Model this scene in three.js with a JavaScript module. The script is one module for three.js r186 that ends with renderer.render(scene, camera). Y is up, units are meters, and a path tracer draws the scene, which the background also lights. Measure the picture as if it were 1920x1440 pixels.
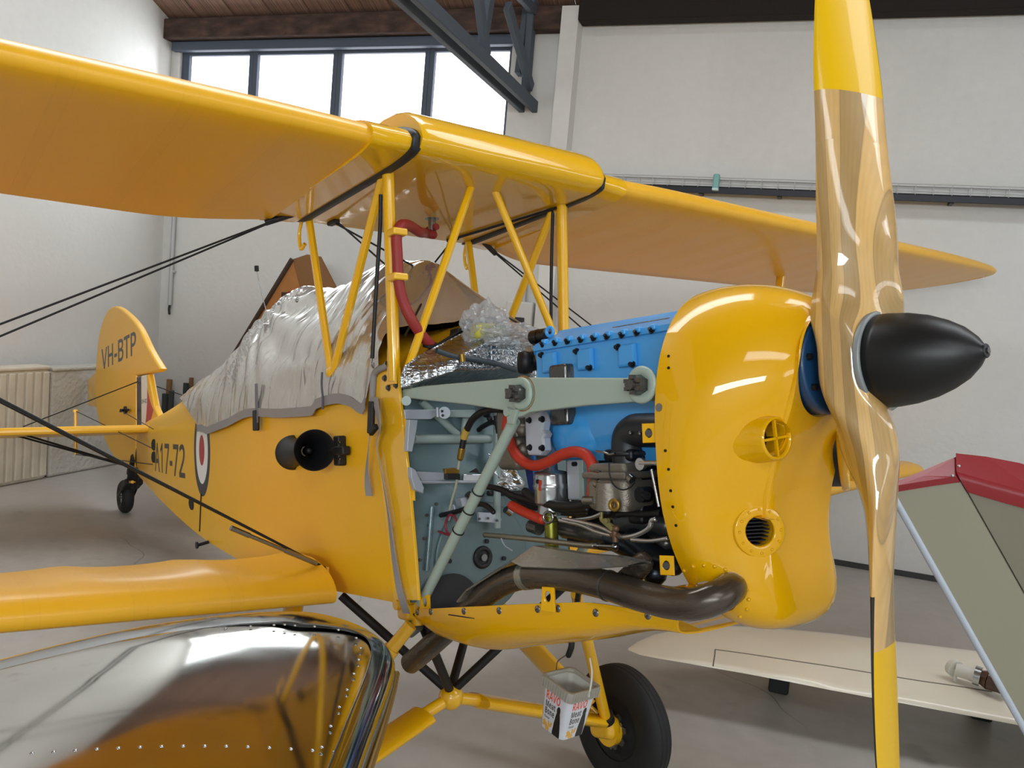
import * as THREE from 'three';
import { RectAreaLightUniformsLib } from 'three/addons/lights/RectAreaLightUniformsLib.js';
import { RoundedBoxGeometry } from 'three/addons/geometries/RoundedBoxGeometry.js';
import { ImprovedNoise } from 'three/addons/math/ImprovedNoise.js';
import { mergeGeometries, mergeVertices, toCreasedNormals } from 'three/addons/utils/BufferGeometryUtils.js';
import { Brush, Evaluator, SUBTRACTION } from 'three-bvh-csg';

// ---------------------------------------------------------------- camera, sky, light, exposure
const scene = new THREE.Scene();
const FOCAL = 1573.34, EYE = 1.854;
const camera = new THREE.PerspectiveCamera(2 * Math.atan(720 / FOCAL) * 180 / Math.PI, 4 / 3, 0.05, 60);
const rad = d => d * Math.PI / 180;
camera.position.set(0, EYE, 0);
camera.rotation.set(rad(-5.274), rad(18.793), rad(4.977), 'YXZ');
scene.add(camera);
camera.updateMatrixWorld(true);

const renderer = new THREE.WebGLRenderer({ antialias: true });
renderer.toneMapping = THREE.LinearToneMapping;
renderer.toneMappingExposure = 1.0;
renderer.shadowMap.enabled = true;
renderer.shadowMap.type = THREE.PCFSoftShadowMap;
RectAreaLightUniformsLib.init();
scene.background = new THREE.Color(0.95, 0.98, 1.0);

// the hangar: back wall at z = BACK, left wall at x = LEFT, daylight through high windows in three walls
const BACK = -7.2, LEFT = -6.45, RIGHT = 7.6, FRONT = 7.4;
function roofLine(z) { return 4.42 + 0.42 * Math.min(z - BACK, FRONT - z); }
function daylight(x, y, z, w, h, tx, ty, tz, power) {           // one area light the size of a window band, just inside its panes
  const l = new THREE.RectAreaLight(0xf1fcff, power, w, h);
  l.position.set(x, y, z); scene.add(l); l.lookAt(tx, ty, tz);
  return l;
}
daylight(-4.66, 3.63, BACK + 0.16, 3.4, 1.0, -4.66, 3.0, 10, 3.2);
daylight(0.9, 3.5, FRONT - 0.2, 7.0, 0.8, 0.6, 2.6, -10, 21.0);
daylight(RIGHT - 0.2, 3.5, 0.2, 12.0, 0.8, -10, 2.4, 0.2, 2.2);
// two strips of clear sheeting in the roof
const STRIPS = [[-3.3, -3.6, 5.0], [2.9, 3.9, 3.8], [3.2, -3.4, 3.6]];                // x, z, power
for (const [x, z, p] of STRIPS) daylight(x, roofLine(z) - 0.16, z, 5.2, 1.4, x, -6, z - Math.sign(z) * 2.6, p);

// ---------------------------------------------------------------- helpers
const V = (x, y, z) => new THREE.Vector3(x, y, z);
const v3 = p => Array.isArray(p) ? V(...p) : p.clone();
const noise = new ImprovedNoise();
let seedNow = 7;
const rnd = () => { seedNow = (seedNow * 1664525 + 1013904223) >>> 0; return seedNow / 4294967296; };
const lerp = (a, b, t) => a + (b - a) * t;
const clamp = (x, a, b) => Math.min(b, Math.max(a, x));
const smooth = (a, b, x) => { const t = clamp((x - a) / (b - a), 0, 1); return t * t * (3 - 2 * t); };
const fbm = (x, y, z = 0, o = 4) => { let s = 0, a = 0.5; for (let i = 0; i < o; i++) { s += a * noise.noise(x, y, z + i * 7.3); x *= 2.03; y *= 2.03; z *= 2.03; a *= 0.5; } return s; };
function table(pts) {                                            // piecewise-linear table lookup
  return x => { if (x <= pts[0][0]) return pts[0][1]; for (let i = 1; i < pts.length; i++) if (x <= pts[i][0]) { const [a, b] = [pts[i - 1], pts[i]]; return lerp(a[1], b[1], (x - a[0]) / (b[0] - a[0])); } return pts[pts.length - 1][1]; };
}
function curveTable(pts) {                                       // the same with a smooth (monotone cubic) course
  const n = pts.length, d = [], m = [];
  for (let i = 0; i < n - 1; i++) d.push((pts[i + 1][1] - pts[i][1]) / (pts[i + 1][0] - pts[i][0]));
  for (let i = 0; i < n; i++) m.push(i === 0 ? d[0] : i === n - 1 ? d[n - 2] : d[i - 1] * d[i] <= 0 ? 0 : 2 * d[i - 1] * d[i] / (d[i - 1] + d[i]));
  return x => {
    if (x <= pts[0][0]) return pts[0][1]; if (x >= pts[n - 1][0]) return pts[n - 1][1];
    let i = 0; while (x > pts[i + 1][0]) i++;
    const h = pts[i + 1][0] - pts[i][0], t = (x - pts[i][0]) / h, t2 = t * t, t3 = t2 * t;
    return (2 * t3 - 3 * t2 + 1) * pts[i][1] + (t3 - 2 * t2 + t) * h * m[i] + (-2 * t3 + 3 * t2) * pts[i + 1][1] + (t3 - t2) * h * m[i + 1];
  };
}
const used = {};
function numbered(name) { used[name] = (used[name] ?? -1) + 1; return used[name] ? `${name}_${String(used[name]).padStart(3, '0')}` : name; }
function mesh(name, geo, mat, parent) {
  const o = new THREE.Mesh(outward(Array.isArray(geo) ? join(geo) : geo, true), mat);
  o.castShadow = o.receiveShadow = true;
  o.name = parent ? name : numbered(name);
  (parent || scene).add(o);
  return o;
}
function group(name, parent) { const g = new THREE.Group(); g.name = parent ? name : numbered(name); (parent || scene).add(g); return g; }
function tag(o, label, category, groupName) { o.userData.label = label; o.userData.category = category; if (groupName) o.userData.group = groupName; return o; }
function structure(o, label) { o.userData.kind = 'structure'; if (label) o.userData.label = label; return o; }
function partLabel(o, label) { o.userData.label = label; return o; }
function join(list) {
  const gs = list.map(g => {
    let q = g.index ? g.toNonIndexed() : g;
    const c = new THREE.BufferGeometry();
    c.setAttribute('position', q.attributes.position);
    if (!q.attributes.normal) { q = q.clone(); q.computeVertexNormals(); }
    c.setAttribute('normal', q.attributes.normal);
    c.setAttribute('uv', q.attributes.uv || new THREE.BufferAttribute(new Float32Array(q.attributes.position.count * 2), 2));
    return c;
  });
  return mergeGeometries(gs);
}
const moved = (g, x, y, z) => g.translate(x, y, z);
function rod(a, b, r, r2 = r, n = 14) {                          // a round bar between two points
  a = v3(a); b = v3(b);
  const g = new THREE.CylinderGeometry(r2, r, a.distanceTo(b), n);
  g.applyQuaternion(new THREE.Quaternion().setFromUnitVectors(V(0, 1, 0), b.clone().sub(a).normalize()));
  const m = a.clone().add(b).multiplyScalar(0.5);
  return g.translate(m.x, m.y, m.z);
}
function strut(a, b, chord, thick, along = V(1, 0, 0), n = 20) {  // a streamlined bar: oval section, long side along a direction
  a = v3(a); b = v3(b);
  const d = b.clone().sub(a), len = d.length(); d.normalize();
  const u = along.clone().addScaledVector(d, -along.dot(d)).normalize(), w = d.clone().cross(u);
  const g = new THREE.CylinderGeometry(0.5, 0.5, len, n);
  const m4 = new THREE.Matrix4().makeBasis(u.multiplyScalar(chord), d, w.multiplyScalar(thick));
  g.applyMatrix4(m4); g.computeVertexNormals();
  const m = a.clone().add(b).multiplyScalar(0.5);
  return toCreasedNormals(g.translate(m.x, m.y, m.z), 0.8);
}
function tube(pts, r, seg = 40, n = 10, closed = false) { return new THREE.TubeGeometry(new THREE.CatmullRomCurve3(pts.map(v3), closed, 'centripetal'), seg, r, n, closed); }
function hose(pts, r, seg = 40, n = 12) {                        // a tube with closed ends
  const c = new THREE.CatmullRomCurve3(pts.map(v3), false, 'centripetal');
  const ends = [0, 1].map(t => { const g = new THREE.SphereGeometry(r * 0.99, n, 6); const p = c.getPoint(t); return g.translate(p.x, p.y, p.z); });
  return join([new THREE.TubeGeometry(c, seg, r, n, false), ...ends]);
}
function rounded(w, h, d, r = 0.01, s = 3) { return new RoundedBoxGeometry(w, h, d, s, Math.min(r, w / 2.01, h / 2.01, d / 2.01)); }
function disc(center, axis, r, t, n = 24) { const a = v3(center), d = axis.clone().normalize().multiplyScalar(t / 2); return rod(a.clone().sub(d), a.clone().add(d), r, r, n); }
function bolt(center, axis, r = 0.008, t = 0.008) { const a = v3(center), d = axis.clone().normalize(); return join([disc(a, d, r * 1.5, t * 0.3, 14), rod(a, a.clone().addScaledVector(d, t), r, r * 0.92, 6)]); }
// a skin over rings of points (each ring the same count); closedRing joins last to first; caps close the ends
function skin(rings, { closedRing = true, capStart = false, capEnd = false, uvScale = null, crease = 0 } = {}) {
  const n = rings[0].length, pos = [], uv = [], idx = [], m = closedRing ? n + 1 : n;
  rings.forEach((r, i) => { let L = 0; for (let j = 0; j < m; j++) { const p = v3(r[j % n]); if (j) L += p.distanceTo(v3(r[(j - 1) % n])); pos.push(p.x, p.y, p.z); uvScale ? uv.push(...uvScale(p, i, j % n, L)) : uv.push(i / (rings.length - 1), j / (m - 1)); } });
  for (let i = 0; i < rings.length - 1; i++) for (let j = 0; j < m - 1; j++) { const a = i * m + j, b = a + 1, c = a + m, d = c + 1; idx.push(a, c, b, b, c, d); }
  let g = new THREE.BufferGeometry();
  g.setAttribute('position', new THREE.Float32BufferAttribute(pos, 3)); g.setAttribute('uv', new THREE.Float32BufferAttribute(uv, 2)); g.setIndex(idx);
  g.computeVertexNormals();
  if (closedRing) { const N = g.attributes.normal; for (let i = 0; i < rings.length; i++) { const a = i * m, b = a + m - 1, s = V(N.getX(a) + N.getX(b), N.getY(a) + N.getY(b), N.getZ(a) + N.getZ(b)).normalize(); N.setXYZ(a, s.x, s.y, s.z); N.setXYZ(b, s.x, s.y, s.z); } }
  if (crease) g = toCreasedNormals(g, crease);
  const out = [g];
  for (const [on, ring, flip] of [[capStart, rings[0], false], [capEnd, rings[rings.length - 1], true]]) if (on) {
    const c = V(0, 0, 0); ring.forEach(p => c.add(v3(p))); c.divideScalar(n);
    const cp = [], cu = []; for (let j = 0; j < n; j++) { const a = v3(ring[j]), b = v3(ring[(j + 1) % n]); const t = flip ? [c, a, b] : [c, b, a]; t.forEach(p => { cp.push(p.x, p.y, p.z); uvScale ? cu.push(...uvScale(p, flip ? rings.length - 1 : 0, j, 0)) : cu.push(0.5, 0.5); }); }
    const cg = new THREE.BufferGeometry(); cg.setAttribute('position', new THREE.Float32BufferAttribute(cp, 3)); cg.setAttribute('uv', new THREE.Float32BufferAttribute(cu, 2)); cg.computeVertexNormals(); out.push(cg);
  }
  return outward(out.length > 1 ? join(out) : g, capStart && capEnd);
}
// turns a closed skin inside out when its faces look inwards
function outward(g, closed) {
  if (!closed) return g;
  const p = g.attributes.position, ix = g.index, n = ix ? ix.count : p.count, I = i => ix ? ix.getX(i) : i, P = i => V(p.getX(i), p.getY(i), p.getZ(i));
  if (g.userData.checked) return g; g.userData.checked = true;
  let vol = 0, area = 0; const o = V(0, 0, 0); for (let i = 0; i < p.count; i++) o.add(P(i)); o.divideScalar(p.count);
  for (let i = 0; i < n; i += 3) { const a = P(I(i)).sub(o), b = P(I(i + 1)).sub(o), c = P(I(i + 2)).sub(o); vol += a.dot(b.clone().cross(c)); area += b.sub(a).cross(c.sub(a)).length(); }
  return vol < -1e-3 * Math.pow(area, 1.5) ? flipped(g) : g;
}
function flipped(g) {
  if (g.index) { const a = g.index; for (let i = 0; i < a.count; i += 3) { const t = a.getX(i); a.setX(i, a.getX(i + 1)); a.setX(i + 1, t); } }
  else for (const k of Object.keys(g.attributes)) { const a = g.attributes[k], s = a.itemSize; for (let i = 0; i < a.count; i += 3) for (let j = 0; j < s; j++) { const x = i * s + j, y = x + s, t = a.array[x]; a.array[x] = a.array[y]; a.array[y] = t; } }
  const N = g.attributes.normal; for (let i = 0; i < N.array.length; i++) N.array[i] = -N.array[i];
  return g;
}
// a plate: an outline in two coordinates, given a thickness with rounded edges, then laid into space by a frame (origin, u, v)
function plate(pts, thick, { bevel = Math.min(0.004, thick * 0.3), holes = [], smoothOutline = false, origin = V(0, 0, 0), u = V(1, 0, 0), v = V(0, 1, 0) } = {}) {
  const P2 = pts.map(p => new THREE.Vector2(p[0], p[1]));
  const s = new THREE.Shape(smoothOutline ? new THREE.SplineCurve([...P2, P2[0]]).getPoints(pts.length * 5) : P2);
  holes.forEach(h => { if (h.r) { const q = new THREE.Path(); q.absellipse(h.x, h.y, h.r, h.r2 || h.r, 0, Math.PI * 2, true, 0); s.holes.push(q); } else s.holes.push(new THREE.Path(h.map(p => new THREE.Vector2(p[0], p[1])))); });
  const g = new THREE.ExtrudeGeometry(s, { depth: Math.max(1e-4, thick - 2 * bevel), bevelEnabled: bevel > 0, bevelThickness: bevel, bevelSize: bevel, bevelOffset: -bevel, bevelSegments: 2, curveSegments: 24 });
  g.translate(0, 0, -(thick - 2 * bevel) / 2);
  const w = u.clone().cross(v).normalize();
  g.applyMatrix4(new THREE.Matrix4().makeBasis(u, v, w).setPosition(origin));
  return g;
}
function lathe(pts, n = 40) { return new THREE.LatheGeometry(pts.map(p => new THREE.Vector2(p[0], p[1])), n); }
function aim(g, origin, dir) { g.applyQuaternion(new THREE.Quaternion().setFromUnitVectors(V(0, 1, 0), dir.clone().normalize())); const o = v3(origin); return g.translate(o.x, o.y, o.z); }
// sight lines: measured picture coordinates to places on known planes
const EYEPOS = V(0, EYE, 0);
const sight = (px, py) => V((px - 960) / FOCAL, -(py - 720) / FOCAL, -1).applyMatrix4(new THREE.Matrix4().extractRotation(camera.matrixWorld));
function meet(px, py, axis, value) { const d = sight(px, py), s = (value - EYEPOS.getComponent(axis)) / d.getComponent(axis); return EYEPOS.clone().addScaledVector(d, s); }
const onBack = (px, py, off = 0) => meet(px, py, 2, BACK + off);
const onLevel = (px, py, y) => meet(px, py, 1, y);
// the aeroplane's own axes: x forward from the propeller disc, y up, z to starboard
const PLANE_AT = V(0.093, 1.795, -1.853), PLANE_YAW = rad(-33.561), PLANE_PITCH = rad(11.498);
const planeTurn = new THREE.Matrix4().makeRotationFromEuler(new THREE.Euler(0, PLANE_YAW, PLANE_PITCH, 'YZX'));
const planeBack = planeTurn.clone().invert();
const eyeLocal = EYEPOS.clone().sub(PLANE_AT).applyMatrix4(planeBack);
function at(px, py, axis, value) { const d = sight(px, py).applyMatrix4(planeBack), s = (value - eyeLocal.getComponent(axis)) / d.getComponent(axis); return eyeLocal.clone().addScaledVector(d, s); }
const atX = (px, py, x) => at(px, py, 0, x), atY = (px, py, y) => at(px, py, 1, y), atZ = (px, py, z) => at(px, py, 2, z);
const toWorld = p => v3(p).applyMatrix4(planeTurn).add(PLANE_AT);
// ---------------------------------------------------------------- materials
function dataTexture(w, h, fn, { srgb = true, repeat = null } = {}) {
  const d = new Uint8Array(w * h * 4);
  for (let y = 0; y < h; y++) for (let x = 0; x < w; x++) { const c = fn(x / w, y / h), k = (y * w + x) * 4; for (let i = 0; i < 3; i++) d[k + i] = clamp(Math.round(c[i] * 255), 0, 255); d[k + 3] = 255; }
  const t = new THREE.DataTexture(d, w, h);
  t.magFilter = THREE.LinearFilter; t.minFilter = THREE.LinearMipmapLinearFilter; t.generateMipmaps = true;
  t.wrapS = t.wrapT = THREE.RepeatWrapping; if (srgb) t.colorSpace = THREE.SRGBColorSpace;
  if (repeat) t.repeat.set(...repeat); t.needsUpdate = true; return t;
}
const tileNoise = (u, v, k, o = 4, s = 0) => {                    // noise that repeats without a seam
  const f = (x, y) => fbm(x * k, y * k, s, o);
  const a = f(u, v), b = f(u - 1, v), c = f(u, v - 1), d = f(u - 1, v - 1);
  const wx = 1 - u, wy = 1 - v;
  return (a * wx + b * u) * wy + (c * wx + d * u) * v;
};
const stretched = (u, v, ku, kv, o = 4, s = 0) => { const f = x => fbm(x * ku, v * kv, s, o); return f(u) * (1 - u) + f(u - 1) * u; };
const grey = x => [x, x, x];
const std = (color, roughness = 0.5, metalness = 0, more = {}) => new THREE.MeshPhysicalMaterial({ color, roughness, metalness, ...more });
const speckle = dataTexture(256, 256, (u, v) => grey(0.5 + 0.9 * tileNoise(u, v, 24, 4, 3)), { srgb: false });
const smear = dataTexture(256, 256, (u, v) => grey(0.55 + 0.8 * tileNoise(u, v, 5, 5, 11)), { srgb: false });

// doped fabric with its rib tapes: v runs along the span in metres, one tape to each bay of 0.27 m
const ribMap = dataTexture(64, 512, (u, v) => { const d = Math.abs(v - .5), tape = smooth(.075, .06, d), edge = smooth(.012, .004, Math.abs(d - .068)), n = .02 * tileNoise(u, v, 6, 3, 61), k = 1 - .008 * tape - .016 * edge + n; return [.93 * k, .69 * k, .09 * k]; });
ribMap.repeat.set(1, 1 / .27); ribMap.offset.set(0, -.425 / .27 + .5);
const YELLOW = 0xecb41c;
const M = {};
M.yellow = std(YELLOW, 0.3, 0, { clearcoat: 0.7, clearcoatRoughness: 0.06 });
M.yellowTank = std(0xe8b008, 0.3, 0, { specularIntensity: .4, clearcoat: .9, clearcoatRoughness: 0.03 });
M.cowl = std(0xe2a800, 0.35, 0, { specularIntensity: .3, clearcoat: .85, clearcoatRoughness: 0.025 });
M.yellowFabric = std(0xeab016, 0.5, 0, { clearcoat: 0.35, clearcoatRoughness: 0.2 });
M.wingFabric = std(0xffffff, 0.45, 0, { map: ribMap, clearcoat: 0.35, clearcoatRoughness: 0.2, bumpMap: speckle, bumpScale: 0.0004 });
M.strut = std(0xe8b008, 0.35, 0, { clearcoat: 0.8, clearcoatRoughness: 0.08 });
M.black = std(0x101012, 0.55);
M.blackGloss = std(0x0c0c0d, 0.25);
M.rubber = std(0x141415, 0.7, 0, { bumpMap: speckle, bumpScale: 0.0005 });
M.seal = std(0x191b1d, 0.5);
M.blue = std(0x3e9ce0, 0.35, 0, { clearcoat: 0.5, clearcoatRoughness: 0.15 });
M.blueDark = std(0x1b6cb8, 0.4, 0, { clearcoat: 0.4, clearcoatRoughness: 0.2 });
M.grey = std(0x8f9f9c, 0.45, 0, { clearcoat: 0.2, clearcoatRoughness: 0.3 });
M.greyPale = std(0x9dab9f, 0.42, 0, { clearcoat: 0.25, clearcoatRoughness: 0.3 });
M.firewall = std(0x667b80, 0.45, 0.15, { roughnessMap: smear });
M.steel = std(0x8d8d8c, 0.35, 0.95, { roughnessMap: smear });
M.steelDark = std(0x5a5856, 0.45, 0.65, { roughnessMap: smear });
M.aluminium = std(0xb9bbbd, 0.38, 0.9, { roughnessMap: smear });
M.castAlloy = std(0x8a8378, 0.5, 0.75, { bumpMap: speckle, bumpScale: 0.0012 });
M.panelGrey = std(0xa9aeb8, 0.42, 0.3);
M.brass = std(0x9c7a35, 0.4, 0.8);
M.redHose = std(0xb5301a, 0.5, 0, { bumpMap: speckle, bumpScale: 0.0006 });
M.maroonHose = std(0x8f2622, 0.55, 0, { bumpMap: speckle, bumpScale: 0.0006 });
M.redWire = std(0x8a2838, 0.5);
M.wire = std(0x25282a, 0.45, 0.5);
M.cable = std(0x101011, 0.5);
M.exhaust = std(0x8a7d70, 0.5, 0.45, { roughnessMap: smear, map: dataTexture(512, 256, (u, v) => { const n = tileNoise(u, v, 6, 5, 5), r = smooth(0.05, 0.35, tileNoise(u, v, 3, 3, 21)); const b = 0.62 + 0.55 * n; return [b * (1 + 0.25 * r), b * (1 + 0.02 * r), b * (0.98 - 0.12 * r)]; }) });
M.shield = std(0x97958c, 0.5, 0.6, { roughnessMap: smear });
M.darkMetal = std(0x24252a, 0.42, 0.6);
M.wallPaint = std(0xd6d5d2, 0.9, 0, { map: dataTexture(256, 256, (u, v) => { const n = tileNoise(u, v, 5, 5, 31), f = tileNoise(u, v, 60, 2, 9); return grey(0.965 + 0.05 * n + 0.03 * f); }, { repeat: [0.25, 0.25] }), bumpMap: speckle, bumpScale: 0.002 });
// ---------------------------------------------------------------- the hangar
function uvMetres(g) {                                           // uv in metres from the faces' own directions
  const q = g.index ? g.toNonIndexed() : g; q.computeVertexNormals();
  const p = q.attributes.position, n = q.attributes.normal, uv = new Float32Array(p.count * 2);
  for (let i = 0; i < p.count; i++) { const ax = Math.abs(n.getX(i)), ay = Math.abs(n.getY(i)), az = Math.abs(n.getZ(i)); const [a, b] = ay >= ax && ay >= az ? [p.getX(i), p.getZ(i)] : ax >= az ? [p.getZ(i), p.getY(i)] : [p.getX(i), p.getY(i)]; uv[2 * i] = a; uv[2 * i + 1] = b; }
  q.setAttribute('uv', new THREE.BufferAttribute(uv, 2)); return q;
}
function slab(x0, x1, y0, y1, z0, z1) { return uvMetres(new THREE.BoxGeometry(x1 - x0, y1 - y0, z1 - z0).translate((x0 + x1) / 2, (y0 + y1) / 2, (z0 + z1) / 2)); }
{
  const crackLine = (u, v) => Math.abs(tileNoise(u, v, 3, 3, 71));
  const concrete = dataTexture(1024, 1024, (u, v) => {
    const n = tileNoise(u, v, 4, 5, 2), f = tileNoise(u, v, 40, 3, 17), s = smooth(0.22, 0.42, tileNoise(u, v, 14, 3, 41));
    const crack = smooth(0.004, 0.0, crackLine(u, v)) * smooth(0.05, 0.25, tileNoise(u, v, 2.5, 2, 77));
    const b = 0.665 + 0.09 * n + 0.06 * f - 0.13 * s - 0.2 * crack; return [b * 1.0, b * 0.975, b * 0.94];
  }, { repeat: [0.25, 0.25] });
  const rough = dataTexture(512, 512, (u, v) => grey(0.62 + 0.5 * tileNoise(u, v, 6, 4, 8)), { srgb: false, repeat: [0.25, 0.25] });
  M.floor = std(0xffffff, 0.75, 0, { map: concrete, roughnessMap: rough, bumpMap: speckle, bumpScale: 0.0006 });
  structure(mesh('floor', slab(LEFT - 0.3, RIGHT + 0.3, -0.2, 0, BACK - 0.3, FRONT + 0.3), M.floor));
}
const EAVES = 4.42, WIN = { x0: -6.36, x1: -2.72, y0: 3.1, y1: 4.17 };
{
  // back wall: masonry round the window opening
  const T = 0.3, top = EAVES + 0.05;
  const back = structure(mesh('wall_back', [
    slab(LEFT - T, RIGHT + T, 0, WIN.y0, BACK - T, BACK), slab(LEFT - T, WIN.x0, WIN.y0, top, BACK - T, BACK),
    slab(WIN.x1, RIGHT + T, WIN.y0, top, BACK - T, BACK), slab(WIN.x0, WIN.x1, WIN.y1, top, BACK - T, BACK)], M.wallPaint), 'white painted back wall of the hangar');
  structure(mesh('trim_1', slab(-2.24, -2.09, 0, EAVES, BACK, BACK + 0.16), M.wallPaint, null), 'white pilaster on the back wall');
  structure(mesh('wall_left', [slab(LEFT - T, LEFT, 0, 8.2, BACK, FRONT)], M.wallPaint), 'white painted left wall');
  // right and front walls with their own window bands
  const band = (a, b, lo, hi, make) => [make(a - 4.2, b + 3.5, 0, lo), make(a - 4.2, b + 3.5, hi, 8.2), make(a - 4.2, a, lo, hi), make(b, b + 3.5, lo, hi)];
  structure(mesh('wall_right', band(-6.0, 6.2, 3.05, 3.95, (p, q, y0, y1) => slab(RIGHT, RIGHT + T, y0, y1, p, q)), M.wallPaint), 'white painted right wall');
  structure(mesh('wall_front', band(-2.6, 4.4, 3.05, 3.95, (p, q, y0, y1) => slab(p, q, y0, y1, FRONT, FRONT + T)), M.wallPaint), 'white painted front wall');
  M.skirt = std(0x3a3a3b, 0.8);
  structure(mesh('baseboard_back', slab(LEFT, RIGHT, 0, 0.045, BACK, BACK + 0.012), M.skirt), 'dark strip along the foot of the back wall');

  // glazing: frames and bright frosted panes
  M.frame = std(0x485160, 0.6);
  M.daylightPane = new THREE.MeshStandardMaterial({ color: 0xffffff, roughness: 0.6, emissive: 0xf8faff, emissiveIntensity: 3.0 });
  const mull = [467, 625, 798].map(px => onBack(px, 150).x);
  const edges = [WIN.x0, ...mull, WIN.x1];
  for (let i = 0; i < 4; i++) {
    const [a, b] = [edges[i], edges[i + 1]], w = structure(group(`window_${i + 1}`), 'one bright frosted light of the high window in the back wall');
    w.position.set((a + b) / 2, (WIN.y0 + WIN.y1) / 2, BACK - 0.1);
    const W = b - a, H = WIN.y1 - WIN.y0, f = 0.045;
    const fr = [rounded(W, f, 0.09, 0.006).translate(0, H / 2 - f / 2, 0), rounded(W, f, 0.09, 0.006).translate(0, -H / 2 + f / 2, 0), rounded(i === 0 ? 0.09 : 0.05, H, 0.1, 0.006).translate(-W / 2 + (i === 0 ? 0.045 : 0.025), 0, 0), rounded(i === 3 ? 0.03 : 0.05, H, 0.1, 0.006).translate(W / 2 - 0.025, 0, 0)];
    mesh('window_frame', fr, M.frame, w);
    mesh('pane', new THREE.BoxGeometry(W - 0.06, H - 0.06, 0.012), M.daylightPane, w);
  }
  structure(mesh('trim_2', rounded(WIN.x1 - WIN.x0 + 0.1, 0.09, 0.08, 0.01).translate((WIN.x0 + WIN.x1) / 2, WIN.y1 + 0.02, BACK + 0.02), M.frame), 'dark grey head rail above the high window');
  const far = (n, count, len, H, place, turn) => { for (let i = 0; i < count; i++) { const W = len / count, w = structure(group(`window_${n + i}`)); place(w, (i + 0.5) / count); w.rotation.y = turn; const f = 0.07;
    mesh('window_frame', [rounded(W, f, 0.1, 0.006).translate(0, H / 2 - f / 2, 0), rounded(W, f, 0.1, 0.006).translate(0, -H / 2 + f / 2, 0), rounded(f, H, 0.1, 0.006).translate(-W / 2 + f / 2, 0, 0), rounded(f, H, 0.1, 0.006).translate(W / 2 - f / 2, 0, 0)], M.frame, w);
    mesh('pane', new THREE.BoxGeometry(W - 0.1, H - 0.1, 0.012), M.daylightPane, w); } };
  far(5, 5, 7.0, 0.9, (w, t) => w.position.set(lerp(-2.6, 4.4, t), 3.5, FRONT + 0.08), 0);
  far(10, 9, 12.2, 0.9, (w, t) => w.position.set(RIGHT + 0.08, 3.5, lerp(-6, 6.2, t)), Math.PI / 2);

  // roof: boards running from the eaves up towards the middle, on dark timbers
  const plankMaps = [0, 1, 2].map(k => dataTexture(128, 512, (u, v) => {
    const g = 0.5 + 0.9 * tileNoise(u, v * 0.35, 9, 4, k * 13 + 1), st = smooth(0.1, 0.5, tileNoise(u, v, 3, 4, k * 9 + 55)), grain = 0.5 + 0.5 * Math.sin(u * 60 + 14 * tileNoise(u, v, 3, 3, k));
    const b = lerp(0.30, 0.58, g) * (1 - 0.45 * st) * (0.9 + 0.1 * grain); return [b * 1.12, b * 0.85, b * 0.72];
  }));
  const plankMats = plankMaps.map(m => std(0xffffff, 0.85, 0, { map: m, bumpMap: speckle, bumpScale: 0.002 }));
  const ceiling = structure(group('ceiling'), 'sloping board ceiling of brown stained planks');
  const mid = (BACK + FRONT) / 2, run = mid - BACK + 0.3, slope = Math.atan(0.42), L = run / Math.cos(slope) + 0.1;
  const W = 0.145, variants = [0, 1, 2].map(() => rounded(W - 0.006, 0.03, L, 0.004, 1));
  let k = 0;
  for (let x = LEFT - 0.2; x < 1.4; x += W, k++) { const p = mesh('plank', variants[k % 3], plankMats[(k * 7 + (k >> 2)) % 3], ceiling); p.position.set(x + W / 2, EAVES + 0.42 * (run / 2 - 0.3) + 0.02 + 0.006 * ((k * 5) % 3), BACK - 0.3 + run / 2); p.rotation.x = -slope; }
  // roof lights: clear corrugated strips let into the boards
  let light = 19;
  for (const [x, z] of STRIPS) { const w = structure(group(`window_${light++}`)); w.position.set(x, roofLine(z) - 0.08, z); w.rotation.x = z < mid ? -slope : slope;
    mesh('window_frame', [rounded(5.4, 0.08, 0.08, 0.01).translate(0, 0, 0.74), rounded(5.4, 0.08, 0.08, 0.01).translate(0, 0, -0.74)], M.frame, w);
    for (let i = 0; i < 3; i++) mesh('pane', new THREE.BoxGeometry(1.74, 0.012, 1.4).translate(-1.8 + i * 1.8, 0, 0), M.daylightPane, w); }
  // beyond the boards the photograph shows: plain boarding that closes the roof
  const closing = [new THREE.BoxGeometry(RIGHT + 0.5 - 1.4, 0.03, L).rotateX(-slope).translate((RIGHT + 1.9) / 2, EAVES + 0.42 * (run / 2 - 0.3) + 0.02, BACK - 0.3 + run / 2), new THREE.BoxGeometry(RIGHT - LEFT + 0.8, 0.03, L).rotateX(slope).translate((RIGHT + LEFT) / 2, EAVES + 0.42 * (run / 2 - 0.3) + 0.02, FRONT + 0.3 - run / 2), new THREE.BoxGeometry(RIGHT - LEFT + 0.8, 0.06, 2 * L).translate((RIGHT + LEFT) / 2, 8.3, mid)];
  mesh('roof_boarding', closing.map(uvMetres), plankMats[0], ceiling);
  M.timberDark = std(0x5c4840, 0.85, 0, { map: dataTexture(512, 128, (u, v) => { const b = 0.75 + 0.9 * tileNoise(u * 0.4, v, 12, 4, 91); return [b, b * 0.96, b * 0.92]; }), bumpMap: speckle, bumpScale: 0.003 });
  M.timberBlack = std(0x1d1715, 0.9, 0, { bumpMap: speckle, bumpScale: 0.004 });
  structure(mesh('trim_3', uvMetres(rounded(WIN.x1 - LEFT + 0.6, 0.2, 0.14, 0.015).translate((WIN.x1 + LEFT) / 2 + 0.3, WIN.y1 + 0.17, BACK + 0.07)), M.timberDark), 'dark brown timber wall plate above the high window');
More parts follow.
